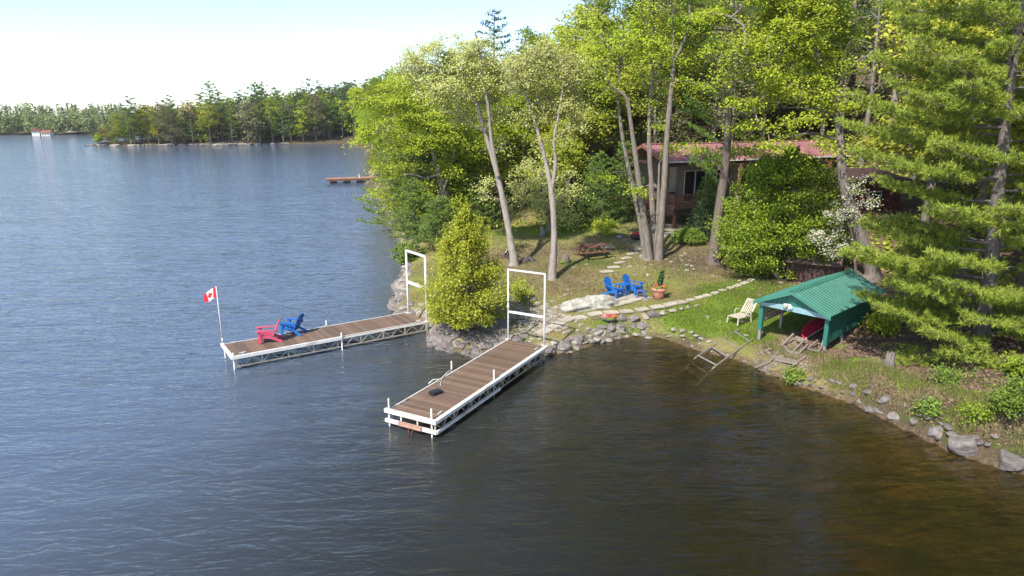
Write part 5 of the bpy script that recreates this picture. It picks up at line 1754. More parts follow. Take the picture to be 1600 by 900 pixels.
# --- cedars: sprays over a lumpy cone
def cedar(name, label, base, H, R, prof, n, leafm, seed, size=.16, stems_=None, droop=.3, lump=.28, bark='bark_dark', leader=0, squash=1.0):
    rs = np.random.RandomState(seed)
    t = empty(name, base, label, 'cedar')
    nb = 260
    bz = rs.rand(nb) ** .8
    ba_ = rs.rand(nb) * 6.283
    pr = np.interp(bz, [p[0] for p in prof], [p[1] for p in prof])
    br = R * pr * (1 + lump * (rs.rand(nb) - .5) * 2)
    per = n // nb
    I = np.repeat(np.arange(nb), per)
    u = rs.rand(len(I)) ** .55
    rad = br[I] * u
    a = ba_[I] + rs.randn(len(I)) * .16 / (u + .25)
    z = bz[I] * H + (u - .6) * R * droop * .6 + rs.randn(len(I)) * .16
    z = np.maximum(z, H * prof[0][0] - .2)
    P_ = np.stack([rad * np.cos(a), rad * np.sin(a) * squash, z], 1)
    if leader:
        q = rs.rand(leader)
        P_ = np.concatenate([P_, np.stack([rs.randn(leader) * .14 * (1.2 - q), rs.randn(leader) * .14 * (1.2 - q), H * .95 + q * H * .16], 1)])
    V, F = leaf_mesh_data(P_, size, seed + 1, .55, aspect=.5)
    link('crown', npmesh('crown', V, F, M[leafm]), t)
    parts = []
    for sp in (stems_ or [[(0, 0, -.2, .16), (0, 0, H * .5, .09), (0, 0, H * 1.05, .02)]]):
        m = MB()
        S = smooth_path(sp)
        m.tube([Vector(q[:3]) for q in S], [float(q[3]) for q in S], 8)
        parts.append((np.array([tuple(v) for v in m.v]), np.array([f for f in m.f if len(f) == 4])))
    ze = np.stack([br * .85 * np.cos(ba_), br * .85 * np.sin(ba_) * squash, bz * H], 1)
    zs = np.stack([ze[:, 0] * .02, ze[:, 1] * .02, bz * H - br * .25], 1)
    parts.append(frusta(zs, ze, np.full(nb, .022), np.full(nb, .006), 4))
    V, F = joinVF(parts)
    link('trunk', npmesh('trunk', V, F, M[bark], True), t)
    return t
bc = P(731, 522, .45)
cedar('cedar_tree', 'yellow-green young cedar on the rocks between the two docks', (bc.x, bc.y, .3), 5.4, 1.82,
      [(.20, .70), (.24, .96), (.30, 1.0), (.38, .96), (.52, .84), (.66, .66), (.80, .50), (.92, .30), (1.0, .10)], 42000, 'cedar', 201, .105, lump=.42, leader=340)
b = G(1213, 432)
cedar('arborvitae', 'huge rounded green arborvitae with bare stems at its foot, left of the boathouse roof', (b.x, b.y, b.z), 6.6, 3.45,
      [(.07, .62), (.14, .92), (.26, 1.0), (.42, .98), (.58, .90), (.72, .76), (.84, .56), (.94, .32), (1.0, .08)], 66000, 'arbor', 202, .13, lump=.22, squash=.85,
      stems_=[[(-.7, -.5, -.2, .15), (-.5, -.5, .9, .12), (0, 0, 3, .08)], [(-.15, -.9, -.2, .13), (-.45, -.7, .8, .11), (-.3, 0, 2.5, .06)], [(.5, -.7, -.2, .17), (.55, -.6, 1, .14), (.3, 0, 6, .04)], [(.15, -.5, -.2, .08), (.2, -.4, 1, .06), (.2, 0, 3, .03)]])

# --- pines: needle tufts along layered branches
def tufts(C, D, blades, L, w, seed):
    """needle brushes: thin triangles radiating from each tuft point, leaning along D"""
    rs = np.random.RandomState(seed)
    n = len(C)
    I = np.repeat(np.arange(n), blades)
    d = rs.randn(len(I), 3) * .75 + D[I] * .7 + np.array([0, 0, .45])
    d /= np.linalg.norm(d, axis=1)[:, None]
    s = np.cross(d, rs.randn(len(I), 3) * .45 + np.array([-.3, -.75, .6]))
    s /= np.linalg.norm(s, axis=1)[:, None] + 1e-9
    l = (L * (.7 + .6 * rs.rand(len(I))))[:, None]
    a = C[I] + rs.randn(len(I), 3) * .02
    V = np.stack([a - s * w * .5, a + s * w * .5, a + d * l], 1).reshape(-1, 3)
    return V, np.arange(len(V)).reshape(-1, 3)

def pine_branch(p0, p1, rs, lift=.12, twig_step=.22, twig_len=1.0, tuft_step=.16, flat=.10, bare=.25):
    """returns skeleton segments and tuft points for one flat bough"""
    p0 = np.array(p0, float); p1 = np.array(p1, float)
    L = np.linalg.norm(p1 - p0)
    n = max(4, int(L / .4))
    ts = np.linspace(0, 1, n + 1)
    ax = (p1 - p0) / L
    side = np.cross(ax, [0, 0, 1.]); side /= np.linalg.norm(side) + 1e-9
    path = p0 + (p1 - p0) * ts[:, None]
    path[:, 2] += -lift * L * np.sin(math.pi * ts) + 0
    path += side * (rs.randn() * .08 * L) * np.sin(math.pi * ts)[:, None]
    A = [path[:-1]]; B = [path[1:]]
    RA = [np.interp(ts[:-1], [0, 1], [.018 * L ** .8 + .01, .008])]; RB = [np.interp(ts[1:], [0, 1], [.018 * L ** .8 + .01, .008])]
    C = []; D = []
    m = int(L * (1 - bare) / twig_step)
    for i in range(m + 1):
        t = bare + (1 - bare) * i / max(m, 1)
        q = np.array([np.interp(t, ts, path[:, k]) for k in range(3)])
        wl = twig_len * (1 - .75 * ((t - bare) / (1 - bare)) ** 1.6) * (.65 + .6 * rs.rand()) * min(1, .35 + (t - bare) * 3)
        for s in (-1, 1):
            dv = side * s * (.8 + .2 * rs.rand()) + ax * (.55 + .5 * rs.rand()) + np.array([0, 0, rs.randn() * flat + .05])
            dv /= np.linalg.norm(dv)
            e = q + dv * wl
            A.append(q[None]); B.append(e[None]); RA.append(np.array([.012])); RB.append(np.array([.004]))
            k = max(2, int(wl / tuft_step))
            f = np.linspace(.25, 1, k)[:, None]
            C.append(q + dv * wl * f + rs.randn(k, 3) * .05)
            D.append(np.repeat(dv[None], k, 0))
    C.append(path[-3:]); D.append(np.repeat(ax[None], 3, 0))
    return np.concatenate(A), np.concatenate(B), np.concatenate(RA), np.concatenate(RB), np.concatenate(C), np.concatenate(D)

def build_pine(name, label, base, trunk, branches, leafm, barkm, seed, blades=9, L=.15, w=.022, group=None, cat='pine tree', **kw):
    rs = np.random.RandomState(seed)
    base = Vector(base)
    t = empty(name, base, label, cat, group)
    S = smooth_path(trunk)
    m = MB()
    m.tube([Vector(q[:3]) for q in S], [float(q[3]) for q in S], 10)
    parts = [(np.array([tuple(v) for v in m.v]), np.array([f for f in m.f if len(f) == 4]))]
    Cs, Ds = [], []
    for p0, p1 in branches:
        A, B, ra, rb, C, D = pine_branch(p0, p1, rs, **kw)
        parts.append(frusta(A, B, ra, rb, 4))
        Cs.append(C); Ds.append(D)
    V, F = joinVF(parts)
    link('trunk', npmesh('trunk', V - np.array(base), F, M[barkm], True), t)
    V, F = tufts(np.concatenate(Cs), np.concatenate(Ds), blades, L, w, seed + 3)
    link('crown', npmesh('crown', V - np.array(base), F, M[leafm]), t)
    return t

def random_whorls(trunk, z0, z1, n, lmax, lmin, rs, shape='pine', up=.12):
    S = smooth_path(trunk)
    out = []
    for i in range(n):
        t = (i + rs.rand()) / n
        z = z0 + (z1 - z0) * t
        p = np.array([np.interp(z, S[:, 2], S[:, k]) for k in range(3)])
        p[2] = z
        a = i * 2.4 + rs.rand() * .8
        if shape == 'pine': l = (lmax * (1 - t) ** .7 + lmin) * (.6 + .6 * rs.rand())
        else: l = (lmax * (1 - t) + lmin) * (.85 + .3 * rs.rand())
        rise = l * up * (1 + t)
        out.append((p, p + np.array([math.cos(a) * l, math.sin(a) * l, rise])))
    return out

# near white pine at the right edge: base on the bank
yb = 23.6
b = G(1528, 560)
b = Vector((b.x, yb, tz(b.x, yb)))
YP = yb
tr = stem([(1529, 545), (1546, 440), (1556, 330), (1570, 210), (1580, 110), (1594, 20), (1600, -90), (1604, -220), (1608, -380)], YP, .27, .08, YP, b.z)
trS = smooth_path(tr)
br = []
def bough(px, py, dy, fromz=None):
    """bough whose tip is at the pixel, dy metres nearer (-) or farther (+) than the trunk"""
    e = np.array(W(px, py, YP + dy))
    zz_ = e[2] - .12 * abs(e[0] - 18) - .15 if fromz is None else fromz
    p = np.array([np.interp(zz_, trS[:, 2], trS[:, k]) for k in range(3)])
    br.append((p, e))
for q in ((1318, 190, 1.5), (1340, 150, -1.0), (1395, 125, .8), (1430, 145, -1.4), (1400, 200, -.6), (1340, 235, -1.2), (1450, 215, 1), (1480, 225, -1.8),
          (1380, 280, 0), (1410, 250, 2.2), (1352, 352, 1.0), (1400, 340, 2), (1322, 395, .2), (1350, 392, -1.4), (1420, 385, 1), (1460, 395, -2),
          (1490, 325, -2.2), (1500, 335, -1.4), (1590, 325, -2.4), (1620, 350, -1.8), (1345, 460, 1.2), (1400, 440, -1), (1440, 470, 2), (1480, 440, -1.8), (1420, 500, 0.6), (1460, 520, -1.6),
          (1540, 500, -2.4), (1590, 470, -2), (1500, 555, -2.0), (1570, 575, -2.4), (1620, 560, -2), (1640, 520, -1), (1410, 30, 0), (1440, 60, -1.6), (1470, 20, 1.4), (1500, 90, -2), (1420, 85, 2), (1520, 10, -1),
          (1470, 130, 0), (1620, 170, -2), (1600, 60, -2), (1650, 110, 0), (1640, 250, -1), (1400, 560, .4), (1520, 130, -2.2), (1380, 480, -.8), (1370, 90, 1.4)):
    bough(*q)
rsx = np.random.RandomState(5)
br += random_whorls(tr, 12.5, 24, 40, 3.4, .8, rsx)
br += [(p, e) for p, e in random_whorls(tr, 2.5, 12, 46, 1.6, 2.0, rsx) if e[0] > p[0] - .2 or e[1] > p[1] + .8]
build_pine('white_pine', 'tall layered white pine with grey trunk at the right edge, boughs reaching over the boathouse', b, tr, br, 'pine_near', 'bark_pine', 301,
           blades=14, L=.17, w=.026, lift=.05, twig_step=.15, twig_len=1.3, tuft_step=.12, bare=.22, flat=.12)
# dark-trunked pine between cottage and arborvitae
b3 = G(1114, 410)
Y8 = b3.y
tr = stem([(1114, 409), (1122, 340), (1134, 250), (1140, 160), (1148, 40), (1156, -90), (1160, -200)], Y8, .33, .08, Y8 + .5, b3.z)
trS = smooth_path(tr); YP = Y8; br = []
for q in ((1060, 120, .6), (1075, 150, -.6), (1050, 160, 1.4), (1090, 175, 1.4), (1080, 195, 0), (1105, 235, -.8), (1185, 120, 1), (1190, 165, 1.8), (1085, 245, -.6), (1100, 262, 0.3), (1068, 30, 0), (1115, 60, -1), (1185, 60, 1.6), (1090, 95, .8), (1130, 130, -1.4), (1170, 190, 1)):
    bough(*q)
br += random_whorls(tr, 13, tr[-1][2], 34, 3.0, .8, np.random.RandomState(9))
build_pine('white_pine', 'dark-trunked pine with sparse green layers between the cottage and the arborvitae', b3, tr, br, 'pine', 'bark_dark', 303, blades=10, L=.17, w=.032, lift=.05, twig_step=.22, twig_len=.9, tuft_step=.16)
# dark evergreens at the left shore below the maple
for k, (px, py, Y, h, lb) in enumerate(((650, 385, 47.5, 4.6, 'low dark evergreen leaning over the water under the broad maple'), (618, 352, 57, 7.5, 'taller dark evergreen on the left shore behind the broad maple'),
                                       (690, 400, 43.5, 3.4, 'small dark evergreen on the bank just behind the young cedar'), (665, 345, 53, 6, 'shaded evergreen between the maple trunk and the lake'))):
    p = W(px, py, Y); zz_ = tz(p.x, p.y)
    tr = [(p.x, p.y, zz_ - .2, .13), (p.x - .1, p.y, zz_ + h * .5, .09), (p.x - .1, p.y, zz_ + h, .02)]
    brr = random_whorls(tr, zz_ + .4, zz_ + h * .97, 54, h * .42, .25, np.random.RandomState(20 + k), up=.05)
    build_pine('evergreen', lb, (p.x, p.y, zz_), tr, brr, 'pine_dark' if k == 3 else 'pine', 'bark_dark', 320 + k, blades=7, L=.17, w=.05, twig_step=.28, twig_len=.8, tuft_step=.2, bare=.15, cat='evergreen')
# rounded pines left of the cottage
for k, (px, py, Y, h, w_, mt, lb) in enumerate(((935, 345, 49, 5.2, .42, 'pine', 'bushy green pine behind the picnic table'), (972, 350, 50, 5.6, .40, 'pine', 'bushy green pine beside the cottage deck'),
                                          (1092, 380, 43.3, 2.7, .36, 'spruce', 'small dense spruce at the foot of the deck stairs'), (1075, 395, 42.3, .9, .9, 'shrub', 'low spreading juniper below the small spruce'),
                                          (905, 340, 52, 4.4, .45, 'pine_dark', 'dark bushy evergreen behind the upright pale oak'), (1105, 340, 47.0, 3.2, .4, 'pine', 'pale-tipped young pine beside the deck stairs'),
                                          (740, 372, 50, 4.2, .45, 'pine', 'bushy green pine between the broad maple and the leaning oak'))):
    p = W(px, py, Y); zz_ = tz(p.x, p.y)
    tr = [(p.x, p.y, zz_ - .2, .12), (p.x, p.y, zz_ + h * .5, .08), (p.x, p.y, zz_ + h, .02)]
    brr = random_whorls(tr, zz_ + .15, zz_ + h * .98, 64, h * w_, .22, np.random.RandomState(40 + k), 'spruce', up=.15)
    build_pine('young_pine' if mt != 'spruce' else 'spruce', lb, (p.x, p.y, zz_), tr, brr, mt, 'bark_dark', 340 + k, blades=8, L=.15 if mt != 'spruce' else .09, w=.045, twig_step=.24, twig_len=.6, tuft_step=.17, bare=.1, cat='evergreen')

# --- blossom tree and shrubs
b = G(1345, 425)
Yb = 33.6
b = Vector((W(1338, 420, Yb).x, Yb, 0)); b.z = tz(b.x, b.y)
make_tree('blossom_tree', 'slender tree covered in white blossom beside the arborvitae', b,
          [stem([(1338, 420), (1332, 370), (1320, 330), (1312, 290)], Yb, .08, .015, None, b.z), stem([(1334, 375), (1300, 370), (1285, 390)], Yb, .04, .01), stem([(1330, 350), (1350, 320), (1368, 316)], Yb, .03, .01)],
          [lobe(1328, 296, Yb, 24, 22, .8), lobe(1318, 335, Yb, 30, 20, .9), lobe(1300, 370, Yb, 32, 20, .9), lobe(1355, 318, Yb, 18, 12, .5), lobe(1290, 395, Yb, 22, 14, .6), lobe(1345, 345, Yb + .4, 16, 12, .5)],
          'shrub', 'bark_dark', 108, dens=13, per=12, r=.28, rz=.2, size=.085, twig=.006, extra=('flower', 44, .09, 'blossom'))
def shrub(label, px, py, r, h, mat, seed, n=26, per=55, size=.11, name='shrub', cat='shrub', g=None, bark='bark_dark'):
    g = g or G(px, py)
    rs = np.random.RandomState(seed)
    base = Vector(g)
    stems = []
    for i in range(5):
        a = i * 1.3
        stems.append([(g.x, g.y, g.z - .05, .025), (g.x + math.cos(a) * r * .35, g.y + math.sin(a) * r * .35, g.z + h * .45, .015), (g.x + math.cos(a) * r * .6, g.y + math.sin(a) * r * .6, g.z + h * .8, .006)])
    return make_tree(name, label, base, stems, [((g.x, g.y, g.z + h * .58), r, r, h * .48)], mat, bark, seed, dens=n / (r * r * h * .48 * 4.2), per=per, r=.28, rz=.2, size=size, twig=.006, cat=cat)
shrub('tall bright green leafy shrub at the right edge above the largest boulder', 1588, 655, .6, 1.2, 'shrub', 401, 44, 70, .08)
shrub('bright green leafy shrub below the lowest pine boughs on the right bank', 1475, 600, .4, .5, 'shrub', 402, 20, 40, .07)
shrub('small yellow-green shrub just above the upright brown-grey boulder', 1452, 648, .3, .45, 'shrub', 403, 14, 40, .08)
shrub('spreading yellow-green shrub behind the large grey boulder in the water', 1525, 655, .4, .4, 'maple_deep', 404, 18, 36, .07)
shrub('bright green shrub at the far right under the pine, above the tall shrub', 1595, 590, .45, .7, 'maple_deep', 405, 24, 50, .08)
shrub('yellow-green sapling in the shade beside the boathouse right wall', 1378, 522, .65, .8, 'maple', 406, 30, 45, .10)
shrub('tuft of upright green reeds at the tip of the right bank', 1240, 596, .28, .4, 'grass', 407, 14, 40, .10, 'reed_clump', 'reeds')
shrub('leafy yellow-green bush in the grass left of the flat brown rock', 945, 368, .75, 1.0, 'maple', 408, 26, 45, .12)
shrub('bright green low boughs hanging over the lake by the left hoist frame', 655, 402, 1.15, 1.6, 'shrub', 409, 34, 60, .14, g=Vector((W(640, 395, 43).x, 43, .5)))
shrub('orange-tinged shrub at the water under the broad maple', 636, 372, .6, 1.1, 'rust', 410, 22, 50, .12)
shrub('green shrub beside the hoist frame of the left dock, against the young cedar', 688, 500, .5, .8, 'cedar', 411, 24, 45, .10)
shrub('yellow-green shrub growing out of the rocks beside the nearer hoist frame', 815, 470, .5, .9, 'cedar', 412, 18, 40, .10)

# --- background woods: a few prototypes, copied as individuals
def proto_dec(seed, mat, bark, H=12.0, W_=4.8, n=220, per=62, size=.23, low=.24):
    rs = np.random.RandomState(seed)
    lobes = []
    for i in range(8):
        z = H * (low + (1 - low) * (i + .6) / 8.4)
        rr_ = W_ * math.sin(math.pi * (.18 + .72 * (i + .5) / 8)) * .62
        a = rs.rand() * 6.28
        lobes.append(((math.cos(a) * rr_ * .45, math.sin(a) * rr_ * .45, z), rr_, rr_, H * .085))
    C = clumps_in(lobes, 1, rs)
    tot = len(C)
    C = clumps_in(lobes, n / tot, rs)
    st = [[(0, 0, -.6, .26), (.1, 0, H * .3, .17), (.2 * rs.randn(), .2 * rs.randn(), H * .65, .10), (.3 * rs.randn(), .3 * rs.randn(), H * .97, .02)]]
    V, F, arr = tree_data([smooth_path(s, 4) for s in st], C, (0, 0, 0), seed, .016, .1)
    tm = npmesh('trunk', V, F, M[bark], True)
    V, F = leaves_at(C, per, .8, .34, size, seed + 2, 1.0)
    return tm, npmesh('crown', V, F, M[mat])
def proto_pine(seed, mat, H=15.0, n=46, lmax=3.6, z0=.3, blades=6, L=.26, w=.075, ts=.34, twl=1.1, tws=.4, shape='pine'):
    rs = np.random.RandomState(seed)
    tr = [(0, 0, -.6, .26), (.1, 0, H * .4, .19), (0, .1, H * .75, .10), (0, 0, H, .02)]
    S = smooth_path(tr, 4)
    m = MB()
    m.tube([Vector(q[:3]) for q in S], [float(q[3]) for q in S], 7)
    parts = [(np.array([tuple(v) for v in m.v]), np.array([f for f in m.f if len(f) == 4]))]
    Cs, Ds = [], []
    for p0, p1 in random_whorls(tr, H * z0, H * .98, n, lmax, .5, rs, shape, up=.10):
        A, B, ra, rb, C, D = pine_branch(p0, p1, rs, lift=.05, twig_step=tws, twig_len=twl, tuft_step=ts, bare=.2)
        parts.append(frusta(A, B, ra, rb, 3))
        Cs.append(C); Ds.append(D)
    V, F = joinVF(parts)
    tm = npmesh('trunk', V, F, M['bark_dark'], True)
    V, F = tufts(np.concatenate(Cs), np.concatenate(Ds), blades, L, w, seed)
    return tm, npmesh('crown', V, F, M[mat])
def proto_bare(seed, H=13.0):
    rs = np.random.RandomState(seed)
    C = clumps_in([((0, 0, H * .62), 2.2, 2.2, H * .3)], 1, rs)[:60]
    V, F, arr = tree_data([smooth_path([(0, 0, -.6, .2), (.1, 0, H * .4, .14), (0, .2, H * .95, .02)], 4)], C, (0, 0, 0), seed, .018, .05)
    tm = npmesh('trunk', V, F, M['bark_grey'], True)
    V, F = leaves_at(C, 7, .6, .4, .16, seed, .5)
    return tm, npmesh('crown', V, F, M['mixed_b'])

PD = [proto_dec(501, 'mixed', 'bark_grey'), proto_dec(502, 'mixed', 'bark_pale', W_=3.6), proto_dec(503, 'maple', 'bark_grey', W_=4.6), proto_dec(504, 'mixed_b', 'bark_pale', W_=3.8, per=22), proto_dec(505, 'maple_deep', 'bark_dark', low=.2)]
PP = [proto_pine(511, 'pine'), proto_pine(512, 'pine_dark', n=52, z0=.2), proto_pine(513, 'pine', H=15, n=34, z0=.5)]
PB = [proto_bare(521), proto_bare(522)]

def where(x, y, z):
    px, py = to_px(x, y, z + 4)
    if y > 200:
        a = 'at its left tip' if px < 230 else 'left of its middle' if px < 330 else 'in its middle' if px < 430 else 'toward its right end'
        d = float(sdist(np.array([x]), np.array([y]), MAIN)[0])
        return a + (' at the water' if d < 9 else ' behind the front row')
    far = 'high up ' if y > 86 else ''
    if y > 104 and px < 640: return 'beyond the distant dock'
    if px < 640: return far + 'behind the broad leaning maple'
    if px < 790: return far + 'behind the leaning oak'
    if px < 930: return far + 'behind the upright pale oak'
    if px < 1080: return far + 'behind the five-stemmed maple'
    if px < 1220: return far + 'above the cottage roof'
    if px < 1350: return far + 'above the arborvitae'
    if px < 1500: return far + 'behind the layered pine boughs'
    return far + 'at the right edge beyond the big pine'
def plant(proto, x, y, z, s, sz, label, group, name, cat, rot):
    if group:
        w_ = where(x, y, z)
        for a_, b_ in ((' in the woods climbing the hill behind the cottage', ' on the hill'), (' in the woods on the hill', ' on the hill'), (' standing among the leafy trees on the wooded hill', ' on the hill'),
                       (' in the shaded woods on the slope behind the boathouse', ' on the slope'), (' in the woods behind the boathouse', ' on the slope'), (' among the trees of the wooded point across the bay', ' on the far wooded point'), (' on the wooded point across the bay', ' on the far wooded point')):
            label = label.replace(a_, b_)
        label += ', ' + w_
        group += ' ' + w_
    t = bpy.data.objects.new(name, None)
    t.empty_display_size = .2
    COL.objects.link(t)
    t.location = (x, y, z)
    t.rotation_euler = (0, 0, rot)
    t.scale = (s, s, sz)
    tag(t, label, cat, group)
    link('trunk', proto[0], t)
    link('crown', proto[1], t)
    return t

SKYX = [300, 540, 575, 600, 640, 700, 760, 800, 850, 900, 940]
SKYY = [150, 135, 132, 118, 82, 72, 78, 62, 35, 4, -80]
rf = random.Random(33)
cps, sns = math.cos(-uA), math.sin(-uA)
placed = []
def free(x, y, dmin):
    for a, b_ in placed:
        if (a - x) ** 2 + (b_ - y) ** 2 < dmin * dmin: return False
    return True
def hillside(n, xr, yr, dmin, hr, kinds, seed):
    q = random.Random(seed)
    made = 0
    tries = 0
    while made < n and tries < n * 60:
        tries += 1
        y = q.uniform(*yr)
        x = q.uniform(xr[0], xr[1])
        lx = (x - CO.x) * cps - (y - CO.y) * sns; ly = (x - CO.x) * sns + (y - CO.y) * cps
        if -3 < lx < CL + 2 and -7 < ly < CW + 2.5: continue          # cottage and its yard
        if (x - ob.x) ** 2 + (y - ob.y) ** 2 < 18: continue
        d = float(np.maximum(sdist(np.array([x]), np.array([y]), MAIN), -1e3)[0])
        if d < 1.0: continue
        if not free(x, y, dmin): continue
        z = tz(x, y)
        px, py = to_px(x, y, z)
        h = q.uniform(*hr)
        if px < 940:
            top = W(px, np.interp(px, SKYX, SKYY) + q.uniform(-4, 16), y).z
            if top - z < 3.5: continue
            h = min(h, top - z)
        k = q.random()
        acc = 0
        for (pr, protos, H0, label, group, name, cat) in kinds:
            acc += pr
            if k <= acc: break
        s = h / H0
        wd = max(.62, min(1.25, s)) * q.uniform(.85, 1.12)
        plant(q.choice(protos), x, y, z, wd, s, label, group, name, cat, q.uniform(0, 6.28))
        placed.append((x, y))
        made += 1
    return made
K = [(.30, PD[:2], 12, 'leafy spring-green tree in the woods climbing the hill behind the cottage', 'leafy trees on the wooded hill', 'leafy_tree', 'tree'),
     (.20, [PD[2]], 12, 'bright yellow-green broad tree in the woods on the hill', 'bright maples on the wooded hill', 'hill_maple', 'tree'),
     (.14, [PD[3]], 12, 'pale budding tree with thin leaves in the woods on the hill', 'budding trees on the wooded hill', 'budding_tree', 'tree'),
     (.16, [PD[4]], 12, 'deep green leafy tree in the woods on the hill', 'deep green trees on the wooded hill', 'leafy_tree', 'tree'),
     (.20, PP, 15, 'dark pine standing among the leafy trees on the wooded hill', 'pines on the wooded hill', 'pine_tree', 'pine tree')]
KR = [(.22, PB, 13, 'thin bare brown trunk in the woods behind the boathouse', 'bare trees in the right-hand woods', 'bare_tree', 'tree'),
      (.36, PP, 15, 'pine in the shaded woods on the slope behind the boathouse', 'pines in the right-hand woods', 'pine_tree', 'pine tree'),
      (.42, [PD[0], PD[4], PD[1]], 12, 'leafy green tree in the shaded woods on the slope behind the boathouse', 'leafy trees in the right-hand woods', 'leafy_tree', 'tree')]
for q in ((700 * 0, 0),): pass
n1 = hillside(26, (-17, 4), (52, 74), 3.2, (6, 12), K, 1)
n2 = hillside(26, (2, 20), (58, 76), 3.6, (10, 17), K, 2)
n3 = hillside(40, (-18, 34), (74, 112), 4.6, (10, 19), K, 3)
n4 = hillside(34, (16, 48), (60, 84), 4.2, (12, 20), K, 4)
n5 = hillside(26, (21.5, 42), (27, 58), 3.6, (12, 20), KR, 5)
n6 = hillside(14, (20, 36), (6, 27), 3.8, (14, 20), KR, 6)
n7 = hillside(26, (-45, -8), (104, 190), 7, (9, 15), K, 7)
# the tall lone pine breaking the skyline
p = W(773, 60, 82); z0_ = tz(p.x, p.y)
t = plant(proto_pine(540, 'pine_dark', H=15, n=30, z0=.55, lmax=2.6), p.x, p.y, z0_, 1.0, (W(773, 12, 82).z - z0_) / 15, 'tallest pine breaking the skyline above the pale oaks', None, 'pine_tree', 'pine tree', 1.0)
# a pair of dead stems right of the bright maple
for k, (px, py, Y) in enumerate(((1425, 300, 50), (1445, 310, 48))):
    p = W(px, py, Y); z_ = tz(p.x, p.y)
    plant(PB[k], p.x, p.y, z_, 1.0, 1.0, ('left' if k == 0 else 'right') + ' one of two grey-brown thin-leaved trunks behind the layered pine', 'thin trunks behind the layered pine', 'bare_tree', 'tree', k)

# --- wooded point across the bay: lighter prototypes, still individuals
LD = [proto_dec(601 + i, m_, 'bark_grey', n=90, per=24, size=.48, W_=5.2, low=.10) for i, m_ in enumerate(('mixed', 'mixed', 'mixed_b', 'rust', 'maple'))]
LP = [proto_pine(611 + i, m_, n=24, blades=4, L=.5, w=.22, ts=.7, tws=.8, z0=z_) for i, (m_, z_) in enumerate((('pine', .15), ('spruce', .12), ('pine', .45)))]
q = random.Random(5)
cnt_ = 0
KP = [(.46, 'green pine among the trees of the wooded point across the bay', 'pines on the wooded point', 'pine_tree', 'pine tree', LP, 15),
      (.38, 'leafy green tree on the wooded point across the bay', 'leafy trees on the wooded point', 'leafy_tree', 'tree', [LD[0], LD[1], LD[4]], 12),
      (.12, 'pale budding tree on the wooded point across the bay', 'budding trees on the wooded point', 'budding_tree', 'tree', [LD[2]], 12),
      (.04, 'rust-brown tree on the wooded point across the bay', 'rust-brown trees on the wooded point', 'rusty_tree', 'tree', [LD[3]], 12)]
tries = 0
while cnt_ < 285 and tries < 14000:
    tries += 1
    x = q.uniform(-131, -36)
    y = float(np.interp(x, [-129.5, -105, -81, -56, -30], [212, 216, 221, 239, 262])) + (q.random() ** 1.6) * 55
    d = float(sdist(np.array([x]), np.array([y]), MAIN)[0])
    if d < .8 or not free(x, y, 2.7): continue
    z = tz(x, y)
    px, py = to_px(x, y, z)
    
    ty = np.interp(px, [140, 170, 190, 250, 330, 420, 520, 600], [212, 190, 170, 160, 156, 148, 136, 124])
    top = W(px, ty + q.uniform(-3, 18 if d < 20 else 8), y).z
    h = top - z
    if h < 3: h = 3.2
    k = q.random(); acc = 0
    for (pr, label, group, name, cat, protos, H0) in KP:
        acc += pr
        if k <= acc: break
    if px < 185 and name == 'pine_tree': protos, H0, label, group, name, cat = [LD[2]], 12, KP[2][1], KP[2][2], 'budding_tree', 'tree'
    if name == 'pine_tree' and px > 200: h *= q.choice((1, 1, 1.05, 1.18))
    plant(q.choice(protos), x, y, z, max(.5, min(1.2, h / H0 * 1.1)), h / H0, label, group, name, cat, q.uniform(0, 6.28))
    placed.append((x, y)); cnt_ += 1
for k, (px, py, Y, lb) in enumerate(((325, 126, 228, 'tallest wide-crowned pine on the wooded point across the bay'), (396, 128, 236, 'left of two ragged tall pines standing close together on the wooded point'), (408, 127, 238, 'right of two ragged tall pines standing close together on the wooded point'),
                                     (481, 121, 250, 'tall ragged pine on the crest near the right end of the wooded point'), (201, 150, 216, 'dense dark pine at the left end of the wooded point'))):
    p = W(px, py, Y); z_ = tz(p.x, p.y)
    plant(LP[(2, 2, 2, 0, 1)[k]], p.x, p.y, z_, 1.15, (p.z - z_) / 15, lb, None, 'pine_tree', 'pine tree', k * 1.1)
# shoreline rocks of the point
r = random.Random(6)
pr_ = empty('shore_rocks', (-100, 218, 0), 'pale rocks along the water of the wooded point across the bay', 'rocks')
pts = polyline_pts([Vector((-129, 212.3, 0)), Vector((-105, 216.3, 0)), Vector((-81, 221.2, 0)), Vector((-58, 238, 0))], 1.1)
for p in pts:
    if r.random() < .8:
        s = r.uniform(.5, 1.3)
        link('rock', r.choice(ROCKS_P + ROCKS), pr_, Vector((p.x + 100, p.y - 218 + r.uniform(-.2, 1.2), .1)), (0, 0, r.uniform(0, 6)), (s * 1.6, s, s * .6))
# --- far shore woods: one mass
rs = np.random.RandomState(77)
Cs, tr_a, tr_b = [], [], []
for i in range(620):
    if i < 520:
        x = rs.uniform(-330, -140); y = 306 + (rs.rand() ** 1.5) * 60 + np.interp(x, [-330, -223, -190, -165], [-8, 3, 8, 22])
    else:
        x = rs.uniform(-170, -40); y = rs.uniform(330, 430)
    z = tz(x, y)
    if z < .3: continue
    px, _ = to_px(x, y, z)
    H = 6.5 + rs.rand() * 3 if y < 335 else 9 + rs.rand() * 3.5
    w_ = 2.6 + rs.rand() * 1.2
    n = 90
    t = rs.rand(n)
    conif = rs.rand() < .45
    rad = w_ * ((1 - t) if conif else np.sin(math.pi * (.12 + .8 * t))) * rs.rand(n) ** .5
    a = rs.rand(n) * 6.283
    Cs.append(np.stack([x + rad * np.cos(a), y + rad * np.sin(a), z + H * (.12 + .88 * t)], 1))
V, F = leaf_mesh_data(np.concatenate(Cs), 1.1, 5, .6)
